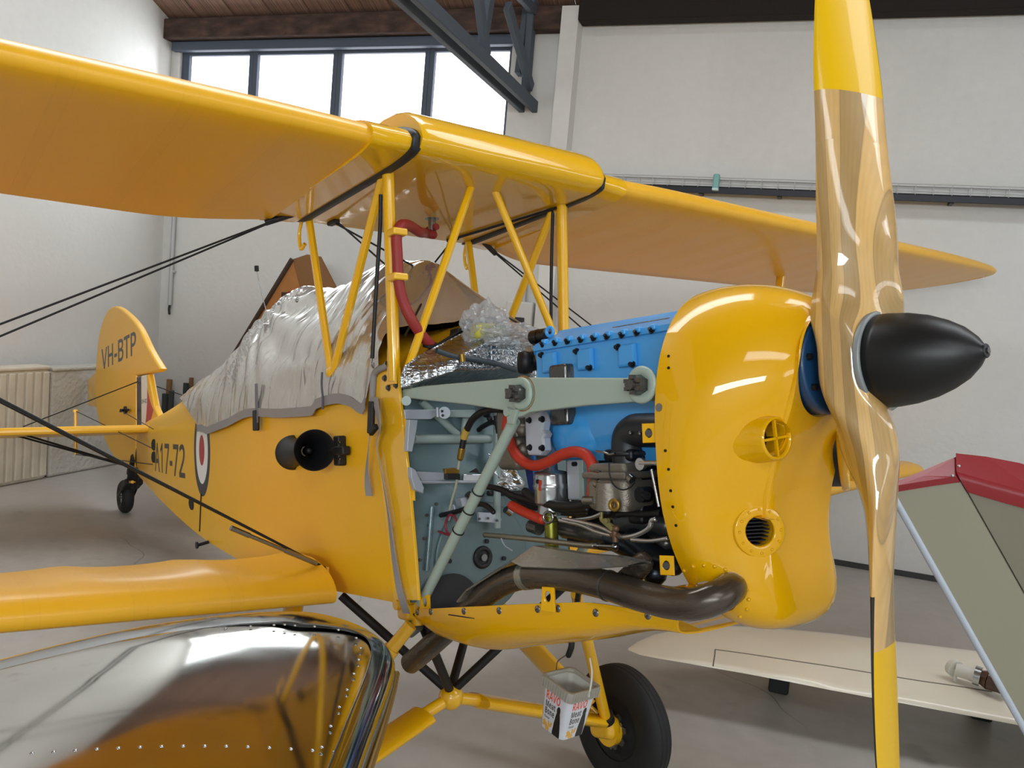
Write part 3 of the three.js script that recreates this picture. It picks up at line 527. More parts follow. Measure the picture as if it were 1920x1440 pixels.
// ---------------------------------------------------------------- propeller
{
  const prop = group('propeller', biplane);
  prop.rotation.x = -.012;
  const woodMap = dataTexture(512, 512, (u, v) => {
    const lam = u * 8, k = Math.floor(lam), base = [.66, .55, .63, .52, .67, .57, .62, .54][k % 8];
    const g = .5 + .5 * Math.sin((lam - k) * 26 + 7 * tileNoise(u, v, 5, 3, k * 3.1)), fleck = tileNoise(u * .9, v, 40, 2, 12);
    const edge = smooth(.07, 0, Math.min(lam - k, 1 - lam + k));
    const b = 1.1 * base * (.97 + .03 * g + .1 * fleck) * (1 - .1 * edge); return [b * 1.16, b * .93, b * .56];
  });
  M.wood = std(0xffffff, .4, 0, { map: woodMap, clearcoat: 1, clearcoatRoughness: .025 });
  M.tip = std(0xe4b400, .35, 0, { specularIntensity: .4, clearcoat: .25, clearcoatRoughness: .05 });
  M.tipBack = std(0x0d0d0e, .45);
  const chord = curveTable([[0, .184], [.08, .182], [.13, .172], [.19, .158], [.26, .164], [.34, .17], [.46, .17], [.58, .174], [.72, .16], [.85, .125], [.93, .085], [.975, .03]]);
  const thick = curveTable([[0, .108], [.07, .108], [.12, .108], [.2, .1], [.3, .07], [.45, .042], [.6, .028], [.8, .015], [.975, .007]]);
  const beta = r => { const full = Math.atan(1.2 / (2 * Math.PI * Math.max(r, .12))); return full * smooth(.02, .21, r); };
  const box = r => 1 - smooth(.08, .32, r);
  const sect = (sgn, r) => {
    const c = chord(r) / 2, t = thick(r) / 2, b = beta(r), bx = box(r), pts = [], n = 48;
    for (let i = 0; i < n; i++) {
      const a = i / n * Math.PI * 2, e = lerp(1, .5, bx);
      let u = Math.sign(Math.cos(a)) * Math.pow(Math.abs(Math.cos(a)), e) * c;
      let w = Math.sign(Math.sin(a)) * Math.pow(Math.abs(Math.sin(a)), lerp(1, .5, bx)) * t;
      if (bx < 1) { const s = u / c, blunt = 1 - .35 * s * (1 - bx) * 1; if (w < 0) w *= lerp(.45, 1, bx); else w *= lerp(1.25 * blunt, 1, bx); }
      // u along the chord (towards the leading edge), w out of the front face
      const lead = V(Math.sin(b), 0, -sgn * Math.cos(b)), nrm = V(Math.cos(b), 0, sgn * Math.sin(b));
      pts.push(V(.024 + .01 * smooth(.1, .3, r), sgn * r, 0).addScaledVector(lead, u).addScaledVector(nrm, w));
    }
    return sgn > 0 ? pts : pts.reverse();
  };
  const woodUV = p => [(p.x + .02) / .16, p.y * .6];
  const DARK = .452, EDGE = .556, rs = []; for (let r = 0; r <= DARK + 1e-6; r += DARK / 40) rs.push(r);
  const twin = r => { const q = sect(-1, r).reverse(); return q.map((_, i) => q[(24 - i + 48) % 48]); };
  const list = [...rs.slice(1).reverse().map(r => twin(r)), ...rs.map(r => sect(1, r))];
  const wood = mesh('blade_wood', skin(list, { uvScale: woodUV }), M.wood, prop);
  // towards the ends the front stays wood, then yellow; the back and the leading edge are black
  for (const s of [1, -1]) {
    const span = (a, b, n) => { const o = []; for (let i = 0; i <= n; i++) o.push(s > 0 ? sect(1, lerp(a, b, i / n)) : twin(lerp(a, b, i / n))); return o; };
    const frontOf = r => s > 0 ? [...r.slice(2, 25)] : r.slice(0, 23), backOf = r => s > 0 ? [...r.slice(24), r[0], r[1], r[2]] : [...r.slice(22), r[0]];
    mesh('blade_wood', skin(span(DARK, EDGE, 8).map(frontOf), { closedRing: false, uvScale: woodUV }), M.wood, prop);
    const t = mesh('yellow_tip', skin(span(EDGE, .975, 24).map(frontOf), { closedRing: false }), M.tip, prop);
    mesh('black_back', skin(span(DARK, .975, 32).map(backOf), { closedRing: false }), M.tipBack, t);
  }
  void wood;
  const sp = partLabel(mesh('spinner', aim(lathe([[.0, .192], [.012, .192], [.0135, .19], [.0135, .186], [.03, .174], [.05, .152], [.066, .124], [.079, .092], [.088, .056], [.0925, .02], [.093, 0], [.0, 0]].map(([r, h]) => [r, h]), 56), V(.078, 0, 0), V(1, 0, 0)), std(0x0b0b0c, .42), prop), 'matt black pointed spinner');
  mesh('spinner_screw', rod(V(.268, 0, 0), V(.273, 0, 0), .006), M.steelDark, sp);
  mesh('back_plate', aim(lathe([[.0, -.002], [.098, -.002], [.1, 0], [.1, .008], [.097, .011], [.093, .011], [.0, .011]], 64), V(.068, 0, 0), V(1, 0, 0)), std(0x8d9293, .5, .3), prop);
  mesh('hub_flange', aim(lathe([[0, -.05], [.1, -.05], [.1, -.012], [.092, -.006], [0, -.006]], 48), V(-.035, 0, 0), V(1, 0, 0)), std(0x123f66, .45, 0, { clearcoat: .3, clearcoatRoughness: .2 }), prop);
  for (let i = 0; i < 8; i++) { const a = i / 8 * Math.PI * 2 + .2; mesh('bolt', bolt(V(-.044, .082 * Math.sin(a), .082 * Math.cos(a)), V(1, 0, 0), .008, .012), M.darkMetal, prop); }
}
// ---------------------------------------------------------------- the open engine bay
const FW = -1.262;                                               // the firewall's station
const onPlane = (px, py, o, n) => { const d = sight(px, py).applyMatrix4(planeBack), s = o.clone().sub(eyeLocal).dot(n) / d.dot(n); return eyeLocal.clone().addScaledVector(d, s); };
const pathZ = (z, list) => list.map((q, i) => atZ(q[0], q[1], q[2] ?? z));
const pathX = (x, list) => list.map(q => atX(q[0], q[1], q[2] ?? x));
{
  // firewall and its fittings
  const fwOutline = []; deckLine(FW).forEach(p => fwOutline.push([p.z * .985, p.y * .985])); fwOutline.push([-.31, bottomY(FW) + .006], [.31, bottomY(FW) + .006]);
  const fwFrame = { origin: V(FW, 0, 0), u: V(0, 0, -1), v: V(0, 1, 0), bevel: 0 };
  const firewall = partLabel(mesh('firewall', plate(fwOutline.map(([z, y]) => [-z, y]).reverse(), .012, fwFrame), M.firewall, biplane), 'grey green firewall behind the engine');
  const fwPlate = (px, t, mat, name, opt = {}) => mesh(name, plate(px.map(q => { const p = atX(q[0], q[1], FW + (opt.off ?? .02)); return [-p.z, p.y]; }), t, { origin: V(FW + (opt.off ?? .02), 0, 0), u: V(0, 0, -1), v: V(0, 1, 0), bevel: opt.bevel ?? .002, ...opt.more }), mat, firewall);
  const fwRod = (a, b, r, mat, name, off = .03) => mesh(name, rod(atX(a[0], a[1], FW + off), atX(b[0], b[1], FW + off), r), mat, firewall);
  fwRod([776, 823], [920, 823], .014, M.grey, 'frame_tube');
  fwRod([790, 752], [858, 815], .012, M.grey, 'frame_tube', .02);
  fwRod([874, 770], [868, 823], .01, M.grey, 'frame_tube', .02);
  mesh('frame_tube', rod(atX(932, 740, FW + .05), atX(932, 990, FW + .05), .012), M.grey, firewall);
  mesh('frame_tube', disc(atX(762, 752, FW + .06), V(1, 0, .6), .014, .03), M.grey, firewall);
  fwPlate([[757, 768], [820, 768], [818, 779], [808, 786], [759, 786]], .006, M.panelGrey, 'bracket', { off: .07 });
  fwPlate([[838, 769], [890, 768], [890, 783], [838, 782]], .006, M.grey, 'bracket', { off: .06 });
  mesh('hinge', [disc(atX(833, 774, FW + .09), V(1, 0, .5), .018, .008), rod(atX(820, 764, FW + .085), atX(821, 782, FW + .085), .005)], M.panelGrey, firewall);
  for (const q of [[829, 771], [838, 773], [830, 779]]) mesh('hinge_hole', disc(atX(q[0], q[1], FW + .095), V(1, 0, .5), .004, .003), M.black, firewall);
  fwPlate([[764, 787], [780, 788], [778, 806], [770, 847], [760, 846], [762, 812]], .02, M.panelGrey, 'rib_bracket', { off: .09 });
  fwPlate([[767, 876], [776, 881], [792, 914], [790, 925], [775, 918], [768, 895]], .02, M.panelGrey, 'rib_bracket', { off: .09 });
  fwPlate([[778, 884], [834, 886], [834, 900], [790, 902]], .01, M.panelGrey, 'shelf', { off: .06 });
  fwPlate([[834, 888], [858, 888], [858, 899], [834, 899]], .03, M.black, 'relay', { off: .07 });
  fwPlate([[868, 889], [905, 889], [908, 902], [866, 902]], .01, M.aluminium, 'shelf', { off: .06 });
  mesh('shelf_edge', rod(atX(785, 904, FW + .06), atX(912, 903, FW + .06), .005), M.panelGrey, firewall);
  fwPlate([[832, 879], [850, 877], [861, 882], [858, 888], [834, 888]], .014, M.brass, 'tag', { off: .075 });
  fwPlate([[880, 886], [893, 878], [898, 887]], .01, M.black, 'clip', { off: .08 });
  // foil on the shelf, flaps of crinkled silver
  const crinkle = (pts, name, off, mat, amp = .006) => {          // a crumpled sheet over an outline on a station plane
    const c3 = pts.map(q => atX(q[0], q[1], FW + off)), c = V(0, 0, 0); c3.forEach(p => c.add(p)); c.divideScalar(c3.length);
    const rings = [], ring = []; for (let i = 0; i < c3.length; i++) { const a = c3[i], b = c3[(i + 1) % c3.length]; for (let k = 0; k < 6; k++) ring.push(a.clone().lerp(b, k / 6)); }
    for (let t = 0; t <= 10; t++) rings.push(ring.map(p => { const q = p.clone().lerp(c, t / 10.2); const w = t ? 1 : .3; q.x += amp * w * (4 * fbm(q.y * 22, q.z * 22, 3, 4) + .5 * Math.abs(noise.noise(q.y * 60, q.z * 60, 7))); return q; }));
    return mesh(name, skin(rings, { capEnd: true }), mat, firewall);
  };
  M.foil = std(0xc9cccf, .24, 1, { side: THREE.DoubleSide });
  crinkle([[915, 850], [950, 862], [985, 905], [980, 915], [930, 902]], 'foil_flap', .05, M.foil, .01);
  crinkle([[925, 842], [935, 846], [936, 868], [923, 862]], 'foil_flap', .08, M.foil, .01);
  crinkle([[930, 905], [945, 902], [980, 920], [935, 918]], 'foil_flap', .1, M.foil, .012);
  mesh('ledge', rod(atX(915, 925, FW + .04), atX(990, 925, FW + .04), .008), M.black, firewall);
  // round cover plate low on the firewall
  { const p = atX(905, 1045, FW + .012), e = atX(985, 1020, FW + .012), r = p.distanceTo(e);
    mesh('cover_plate', aim(lathe([[0, .006], [r - .008, .006], [r, .001], [r, 0]], 40), p, V(1, 0, 0)), std(0x5d7072, .45, .2), firewall);
    const k = atX(905, 1045, FW + .02); mesh('vent', [aim(new THREE.TorusGeometry(.028, .008, 10, 30).rotateX(Math.PI / 2), k, V(1, 0, 0)), disc(k, V(1, 0, 0), .026, .004)], M.black, firewall); mesh('vent_boss', disc(k.clone().add(V(.006, 0, 0)), V(1, 0, 0), .011, .008), M.steel, firewall);
    for (const q of [[878, 1095], [913, 1015], [945, 1047], [843, 1052]]) mesh('screw', disc(atX(q[0], q[1], FW + .024), V(1, 0, 0), .007, .006), M.darkMetal, firewall); }
  { const p = atX(845, 1130, FW + .03); mesh('pipe_outlet', aim(new THREE.CylinderGeometry(.085, .085, .05, 30), p, V(1, .2, .2)), M.black, firewall); }
  fwPlate([[895, 960], [935, 962], [939, 975], [934, 981], [896, 978]], .012, M.panelGrey, 'bracket', { off: .05 });
  for (const q of [[899, 973], [932, 976], [915, 972]]) mesh('screw', disc(atX(q[0], q[1], FW + .062), V(1, 0, 0), .004, .004), M.steelDark, firewall);
  fwPlate([[858, 935], [873, 930], [880, 945], [862, 950]], .03, M.panelGrey, 'fitting', { off: .05 });
  mesh('fitting', [rod(atX(877, 926, FW + .07), atX(884, 934, FW + .07), .012), rod(atX(948, 955, FW + .06), atX(958, 962, FW + .06), .012)], M.steel, firewall);
  for (const q of [[800, 966], [796, 1010], [788, 1050], [818, 945], [804, 985]]) mesh('screw', disc(atX(q[0], q[1], FW + .01), V(1, 0, 0), .005, .006), M.steelDark, firewall);
  mesh('stiffener', [rod(atX(810, 950, FW + .012), atX(800, 1070, FW + .012), .008)], M.firewall, firewall);
  // crinkled silver blanket above the bearer
  const blanket = [[752, 728], [751, 706], [758, 686], [785, 666], [830, 643], [866, 624], [900, 612], [950, 612], [995, 630], [1008, 680], [1004, 712], [960, 716], [860, 724]];
  const foilBump = dataTexture(512, 512, (u, v) => { const a = Math.abs(tileNoise(u, v, 9, 3, 4)), b = Math.abs(tileNoise(u, v, 22, 3, 14)), g = Math.max(smooth(.06, 0, Math.abs((u * 26) % 1 - .5) * .4), smooth(.06, 0, Math.abs((v * 26) % 1 - .5) * .4)); return grey(clamp(.3 + a * 1.1 + b * .7 - .08 * g, 0, 1)); }, { srgb: false });
  M.blanket = std(0xa9acaf, .26, 1, { bumpMap: foilBump, bumpScale: .01, side: THREE.DoubleSide });
  {
    const c3 = blanket.map(q => atX(q[0], q[1], FW + .05)), ring = [];
    for (let i = 0; i < c3.length; i++) for (let k = 0; k < 6; k++) ring.push(c3[i].clone().lerp(c3[(i + 1) % c3.length], k / 6));
    const c = V(0, 0, 0); ring.forEach(p => c.add(p)); c.divideScalar(ring.length);
    const rings = []; for (let t = 0; t <= 16; t++) rings.push(ring.map(p => { const q = p.clone().lerp(c, t / 16.4); q.x += .11 * smooth(0, .55, t / 16) + .02 * fbm(q.y * 12, q.z * 12, 5, 3) * (t > 0); return q; }));
    partLabel(mesh('foil_blanket', skin(rings, { capEnd: true, uvScale: p => [p.z * 2.2, p.y * 2.2] }), M.blanket, firewall), 'crinkled silver foil blanket');
  }
  mesh('hose_line', tube(pathX(FW + .16, [[818, 657], [850, 668], [890, 674], [930, 682], [968, 694]]), .008, 30), std(0x3e464c, .5), firewall);
  mesh('cable_tie', rod(atX(866, 664, FW + .17), atX(868, 678, FW + .17), .009), M.brass, firewall);
}
{
  // engine: crankcase as the part, everything bolted to it as its pieces
  const A = (px, py, z) => atZ(px, py, z);
  const zs = .135;
  // blue top cover: side section swept along the engine, higher towards the middle
  const x0 = -.855, x1 = -.27;
  const sec = x => { const t = (x - x0) / (x1 - x0); const top = lerp(.175, .165, t), fl = lerp(.122, .118, t); return [V(x, -.19, zs - .03), V(x, -.12, zs - .004), V(x, -.02, zs), V(x, .05, zs), V(x, fl - .012, zs), V(x, fl - .01, zs + .01), V(x, fl + .004, zs + .01), V(x, fl + .012, zs - .004), V(x, top - .012, .06), V(x, top, .045), V(x, top + .004, 0), V(x, top, -.045), V(x, fl + .012, -zs), V(x, -.02, -zs), V(x, -.19, -zs + .03)]; };
  const xsr = [x0, x0 + .01, x0 + .03]; for (let i = 1; i <= 10; i++) xsr.push(lerp(x0 + .03, x1, i / 10));
  const engine = partLabel(mesh('engine', skin(xsr.map((x, i) => sec(x).map(p => i === 0 ? V(p.x, lerp(p.y, -.02, .06), p.z * .93) : p)).map(r => r.reverse()), { capStart: true, capEnd: true, crease: .5 }), M.blue, biplane), 'bright blue crankcase of the inverted engine');
  // flange bolts along the sloping cover
  for (const [px, py] of [[1020, 644], [1043, 641], [1066, 638], [1091, 635], [1115, 632], [1140, 629], [1168, 626], [1196, 622], [1224, 617]]) {
    const h = hit(px, py, engine); if (!h) continue;
    const pad = h.p.clone().add(V(0, -.004, .004));
    mesh('bolt', bolt(pad, V(0, .5, .86), .0055, .01), M.darkMetal, engine);
    mesh('bolt_seat', rounded(.018, .014, .016, .004).translate(pad.x + .004, pad.y + .008, pad.z - .004), M.blue, engine);
  }
  // three small cover plates with two bolts each
  for (const [px, py] of [[1031, 682], [1098, 676], [1177, 669]]) {
    const o = A(px, py, zs + .006);
    mesh('inspection_cover', plate([[-.028, -.024], [.028, -.024], [.028, .03], [-.028, .03]].map(p => p), .016, { origin: o, u: V(1, 0, 0), v: V(0, 1, 0), bevel: .006 }), M.blue, engine);
    mesh('bolt', [bolt(o.clone().add(V(-.026, .026, .006)), V(0, 0, 1), .006, .01)], M.darkMetal, engine);
    mesh('bolt', [bolt(o.clone().add(V(.02, -.02, .006)), V(0, 0, 1), .006, .01)], M.darkMetal, engine);
  }
  mesh('rail', rod(A(1150, 616, .09), A(1255, 598, .09), .004), M.steelDark, engine);
  mesh('mount_lug', rounded(.07, .16, .04, .01).translate(A(1061, 740, zs).x, A(1061, 740, zs).y, zs + .01), M.steelDark, engine);
  mesh('lifting_eye', aim(new THREE.TorusGeometry(.012, .005, 8, 20).rotateX(Math.PI / 2), A(1031, 622, .1), V(.2, 0, 1)), M.blue, engine);
  mesh('breather_cap', [rod(A(1000, 633, .07), A(1028, 628, .07), .021, .021, 20), rod(A(1008, 632, .07), A(1014, 631, .07), .0225, .0225, 20)], M.blackGloss, engine);
  mesh('magneto', [aim(lathe([[0, .02], [.03, .018], [.034, .0], [.03, -.02], [0, -.02]], 30), A(984, 680, .1), V(-.5, 0, .9)), rod(A(988, 680, .08), A(1004, 676, .06), .026, .03, 20)], M.black, engine);
  // lower crankcase swell and its shadowed bay
  mesh('crankcase_swell', [new THREE.SphereGeometry(1, 32, 20).scale(.1, .075, .045).translate(A(1075, 815, .12).x, A(1075, 815, .12).y, .105)], M.blue, engine);
  mesh('cylinder_block', [rounded(.5, .2, .16, .02).translate(-.55, -.27, 0)], M.darkMetal, engine);
  for (let i = 0; i < 4; i++) { const cx = -.76 + i * .13, fins = [aim(new THREE.CylinderGeometry(.05, .05, .18, 24), V(cx, -.28, .02), V(0, 1, 0))]; for (let k = 0; k < 9; k++) fins.push(aim(new THREE.CylinderGeometry(.062, .062, .004, 24), V(cx, -.2 - k * .02, .02), V(0, 1, 0))); mesh('cylinder', fins, M.steelDark, engine); }
  // pale rear cover with four bolts, mottled accessory case beside it
  { const q = [[991, 778], [1021, 772], [1027, 790], [1024, 806], [1030, 814], [1026, 822], [1028, 844], [1020, 854], [998, 853], [993, 838]].map(p => A(p[0], p[1], zs + .035)); mesh('accessory_cover', plate(q.map(p => [p.x, p.y]), .03, { origin: V(0, 0, zs + .035), bevel: .006 }), std(0xb9bcc6, .4, .15), engine);
    for (const p of [[1017, 786], [993, 788], [994, 839], [1017, 840]]) mesh('bolt', bolt(A(p[0], p[1], zs + .05), V(0, 0, 1), .006, .01), M.darkMetal, engine); }
  mesh('accessory_case', [rounded(.1, .2, .14, .02).translate(A(978, 815, .1).x, A(978, 815, .1).y, .09), ...[[972, 790], [982, 806], [975, 830], [984, 842]].map(p => new THREE.SphereGeometry(.018, 14, 10).translate(A(p[0], p[1], .15).x, A(p[0], p[1], .15).y, .155))], M.castAlloy, engine);
  mesh('bracket', [strut(A(1000, 850, .1), A(1012, 950, .1), .02, .012, V(1, 0, 0))], M.blueDark, engine);
  mesh('bracket', plate([[984, 855], [1003, 850], [1012, 955], [1003, 958]].map(p => { const a = A(p[0], p[1], .05); return [a.x, a.y]; }), .02, { origin: V(0, 0, .05) }), std(0x1c2a6e, .5), engine);
  // bright canister with its band, grey box beside it
  { const c = A(1034, 915, .14), r = .047, hgt = A(1034, 886, .14).y - A(1034, 948, .14).y;
    const can = mesh('filter_canister', aim(lathe([[0, -hgt / 2], [r - .006, -hgt / 2], [r, -hgt / 2 + .008], [r, -.004], [r + .003, 0], [r + .003, .01], [r, .014], [r, hgt / 2 - .01], [r - .004, hgt / 2], [.02, hgt / 2 + .004], [.018, hgt / 2 + .03], [0, hgt / 2 + .03]], 40), c, V(0, 1, 0)), M.aluminium, engine); void can;
    mesh('bolt', disc(c.clone().add(V(.002, .02, r)), V(0, 0, 1), .006, .006), M.darkMetal, engine);
    mesh('red_tag', rounded(.009, .028, .006, .002).translate(c.x + .01, c.y + .01, c.z + r), M.redHose, engine);
    mesh('canister_foot', aim(new THREE.CylinderGeometry(r * .8, r * .9, .03, 30), c.clone().add(V(0, -hgt / 2 - .012, 0)), V(0, 1, 0)), M.aluminium, engine); }
  { const a = A(1067, 862, .12), b = A(1098, 938, .12); mesh('junction_box', rounded(Math.abs(b.x - a.x) * .86, Math.abs(a.y - b.y), .07, .005).translate((a.x + b.x) / 2, (a.y + b.y) / 2, .1), M.panelGrey, engine); mesh('junction_box', rounded(.018, Math.abs(a.y - b.y), .075, .003).translate(b.x + .004, (a.y + b.y) / 2, .1), M.grey, engine); mesh('bolt', disc(A(1077, 870, .14), V(0, 0, 1), .006, .01), M.darkMetal, engine); }
  // carburettor
  { const c = A(1158, 910, .16), t = A(1158, 858, .16), b = A(1158, 958, .16), H = t.y - b.y, w = A(1198, 910, .16).x - A(1118, 910, .16).x;
    const carb = partLabel(mesh('carburettor', [rounded(w * .95, H * .66, .11, .022).translate(c.x, c.y - H * .14, .15), rounded(w * 1.02, .016, .12, .006).translate(c.x, c.y + H * .2, .15), rounded(w * .9, H * .2, .1, .012).translate(c.x, c.y + H * .32, .15), aim(new THREE.CylinderGeometry(.03, .034, H * .5, 24), V(c.x + .012, c.y - H * .18, .2), V(0, 1, 0)), aim(new THREE.CylinderGeometry(.014, .014, H * .3, 16), V(c.x + .05, c.y - H * .3, .19), V(0, 1, 0))], M.castAlloy, engine), 'stained cast metal carburettor');
    void carb;
    for (const [px, py] of [[1140, 945], [1152, 947]]) mesh('banjo_fitting', aim(new THREE.TorusGeometry(.011, .005, 8, 18).rotateX(Math.PI / 2), A(px, py, .22), V(.3, 0, 1)), M.brass, engine);
    mesh('lock_wire', tube(pathZ(.22, [[1142, 868], [1143, 890], [1150, 908], [1165, 918], [1180, 915], [1190, 905]]), .0018, 24, 6), M.wire, engine);
    for (const [a, b, r] of [[[1118, 905], [1124, 908], .012], [[1118, 888], [1126, 890], .01], [[1096, 938], [1116, 938], .011], [[1180, 895], [1186, 900], .01]]) mesh('plug', rod(A(a[0], a[1], .2), A(b[0], b[1], .2), r), M.steel, engine);
    mesh('throttle_link', [rod(A(1200, 868, .2), A(1236, 868, .2), .006), disc(A(1202, 870, .2), V(0, 0, 1), .014, .01), rod(A(1222, 880, .2), A(1236, 950, .2), .004)], M.aluminium, engine);
    mesh('carburettor_flange', [rounded(.1, .03, .09, .01).translate(A(1175, 853, .12).x, A(1175, 853, .12).y, .11), rounded(.05, .14, .1, .01).translate(A(1215, 925, .1).x, A(1215, 925, .1).y, .1)], M.darkMetal, engine);
    mesh('priming_wire', tube(pathZ(.2, [[1117, 846], [1132, 848], [1143, 852], [1153, 850]]), .003, 16, 6), M.steel, engine);
    mesh('union', [disc(A(1208, 927, .16), V(0, 0, 1), .018, .03), rod(A(1208, 927, .17), A(1214, 930, .18), .009)], M.darkMetal, engine); }
  // big intake elbow
  mesh('intake_elbow', join([tube(pathZ(.12, [[1180, 870], [1178, 845], [1180, 820], [1192, 808], [1215, 806], [1250, 806]]), .042, 40, 20), aim(new THREE.TorusGeometry(.042, .006, 8, 24).rotateX(Math.PI / 2), A(1180, 850, .12), V(0, 1, 0))]), std(0x35373b, .4, .5), engine);
  for (const q of [[1182, 812], [1200, 813]]) mesh('stud', new THREE.SphereGeometry(.005, 10, 8).translate(...A(q[0], q[1], .166).toArray()), M.steel, engine);
  // lower manifolds, pipes and linkages
  const pipeD = (name, pts, r, mat, z = .16) => mesh(name, hose(pathZ(z, pts), r, 36, 12), mat, engine);
  pipeD('manifold', [[1062, 990], [1110, 1000], [1160, 1008], [1250, 1018]], .03, M.steelDark, .08);
  pipeD('manifold', [[1168, 985], [1200, 975], [1250, 985]], .03, std(0x55585c, .35, .7), .1);
  pipeD('manifold', [[1150, 1010], [1190, 1030], [1215, 1050], [1228, 1075]], .03, std(0x30373e, .3, .75), .12);
  pipeD('manifold', [[1190, 1012], [1215, 1035], [1240, 1050], [1262, 1056]], .03, std(0x30373e, .3, .75), .12);
  pipeD('branch_pipe', [[1205, 1055], [1185, 1078], [1165, 1096]], .026, M.exhaust, .2);
  pipeD('braided_line', [[1050, 975], [1090, 984], [1120, 997], [1150, 1005]], .006, M.aluminium, .19);
  pipeD('braided_line', [[1056, 972], [1095, 980], [1130, 990], [1150, 1000]], .005, M.aluminium, .2);
  pipeD('braided_line', [[1150, 1005], [1180, 1006], [1205, 998], [1218, 988], [1222, 976], [1228, 974]], .006, M.aluminium, .2);
  pipeD('braided_line', [[1185, 1012], [1220, 1014], [1250, 1010]], .005, M.aluminium, .2);
  pipeD('braided_line', [[1075, 975], [1110, 970], [1130, 962]], .005, M.aluminium, .18);
  pipeD('push_rod', [[912, 1003], [1000, 1011], [1100, 1023], [1112, 1023]], .0075, std(0x9b9686, .35, .8), .19);
  mesh('rod_end', [rod(A(1112, 1023, .19), A(1150, 1025, .19), .005), disc(A(1120, 1023, .19), V(1, 0, 0), .008, .01), rod(A(908, 1003, .19), A(930, 1005, .19), .006), new THREE.SphereGeometry(.008, 12, 8).translate(...A(910, 1003, .19).toArray()), new THREE.SphereGeometry(.01, 12, 8).translate(...A(1154, 1025, .19).toArray())], M.steel, engine);
  mesh('brass_canister', aim(lathe([[0, -.045], [.016, -.045], [.018, -.04], [.018, .035], [.014, .045], [.02, .05], [.02, .056], [0, .056]], 24), A(1034, 1000, .16), V(0, 1, 0)), std(0x7d7c2c, .32, .7), engine);
  mesh('canister_neck', [rod(A(1032, 978, .16), A(1034, 984, .16), .02), rod(A(1028, 965, .16), A(1030, 978, .16), .012), rod(A(1012, 992, .15), A(995, 986, .15), .018, .018, 18), rod(A(996, 986, .15), A(990, 985, .15), .007)], M.steelDark, engine);
  mesh('clamp', aim(new THREE.TorusGeometry(.014, .004, 8, 18).rotateX(Math.PI / 2), A(1028, 970, .18), V(.4, .1, 1)), M.steel, engine);
  mesh('bell_crank', [plate([[1124, 968], [1132, 972], [1160, 990], [1158, 996], [1142, 992], [1126, 977]].map(p => { const a = A(p[0], p[1], .21); return [a.x, a.y]; }), .006, { origin: V(0, 0, .21) }), rod(A(1128, 960, .21), A(1128, 974, .21), .004), disc(A(1138, 976, .214), V(0, 0, 1), .006, .01), disc(A(1148, 990, .214), V(0, 0, 1), .006, .01)], std(0x8d8454, .5, .5), engine);
  mesh('swivel', [rod(A(1153, 992, .21), A(1154, 1016, .21), .007), new THREE.SphereGeometry(.009, 12, 8).translate(...A(1155, 991, .21).toArray()), rod(A(1146, 1004, .21), A(1160, 1004, .21), .006)], std(0x6d5440, .5, .5), engine);
  mesh('oil_line', tube(pathZ(.16, [[1158, 965], [1175, 962], [1200, 964], [1240, 962]]), .008, 20, 8), M.black, engine);
  mesh('sump', [rounded(.24, .08, .14, .02).translate(A(1140, 1000, .05).x, A(1140, 1000, .05).y, .03)], M.black, engine);
  mesh('drain_pipe', [rod(A(1115, 1040, .1), A(1115, 1080, .1), .011), rod(A(1085, 1110, .05), A(1082, 1134, .05), .008)], M.steelDark, engine);
  // red hoses
  pipeD('red_hose', [[958, 768], [950, 795], [956, 826], [966, 850], [985, 868], [1005, 873], [1028, 866], [1055, 852], [1080, 847], [1100, 854], [1110, 870], [1113, 890], [1110, 928]], .0145, M.redHose, .185);
  pipeD('red_hose', [[960, 948], [985, 961], [1016, 974]], .0135, M.redHose, .18);
  // dark wiring
  pipeD('wiring_loom', [[985, 922], [1010, 938], [1040, 947], [1080, 948], [1110, 944], [1140, 960]], .012, M.cable, .17);
  pipeD('wiring_loom', [[912, 912], [940, 918], [965, 930], [1000, 940], [1050, 955], [1100, 955]], .009, M.cable, .16);
  pipeD('wiring_loom', [[940, 918], [980, 945], [1020, 955], [1060, 962], [1100, 962]], .008, M.cable, .14);
  pipeD('wiring_loom', [[775, 953], [790, 962], [815, 967], [845, 962], [870, 955], [900, 945], [915, 950], [925, 960]], .0075, M.cable, .2);
  pipeD('black_cable', [[945, 767], [920, 768], [900, 775], [885, 788], [875, 806]], .0105, M.cable, .18);
  pipeD('yellow_sleeve', [[875, 805], [870, 820]], .0115, std(0xc8a24a, .5), .18);
  pipeD('black_cable', [[870, 820], [866, 842]], .0095, M.cable, .18);
  pipeD('cable_end', [[866, 842], [863, 858]], .0105, M.brass, .18);
  pipeD('bowden_wire', [[862, 858], [858, 885], [856, 905], [848, 935], [842, 960]], .0042, std(0xa8a791, .5), .18);
  pipeD('earth_strap', [[860, 955], [855, 962], [850, 948], [842, 975]], .0035, M.panelGrey, .18);
  const loop = [[796, 984], [815, 993], [838, 1002], [850, 1002], [858, 985], [852, 968], [842, 966], [835, 985], [840, 1000], [855, 1000], [868, 978], [876, 955]];
  pipeD('red_wire', loop, .0035, M.redWire, .21);
  for (const y of [963, 968, 983]) mesh('plug_end', rod(A(776, y, .23), A(790, y + 2, .22), .006), M.cable, engine);
  pipeD('white_wire', [[940, 1010], [946, 1022], [960, 1032]], .002, M.panelGrey, .2);
  mesh('lever', [hose(pathZ(.1, [[955, 812], [940, 800], [925, 792], [905, 800], [898, 806]]), .008), rod(A(930, 780, .12), A(935, 812, .12), .008), new THREE.SphereGeometry(.009, 12, 8).translate(...A(918, 785, .12).toArray()), new THREE.SphereGeometry(.014, 12, 8).translate(...A(912, 775, .1).toArray())], M.darkMetal, engine);
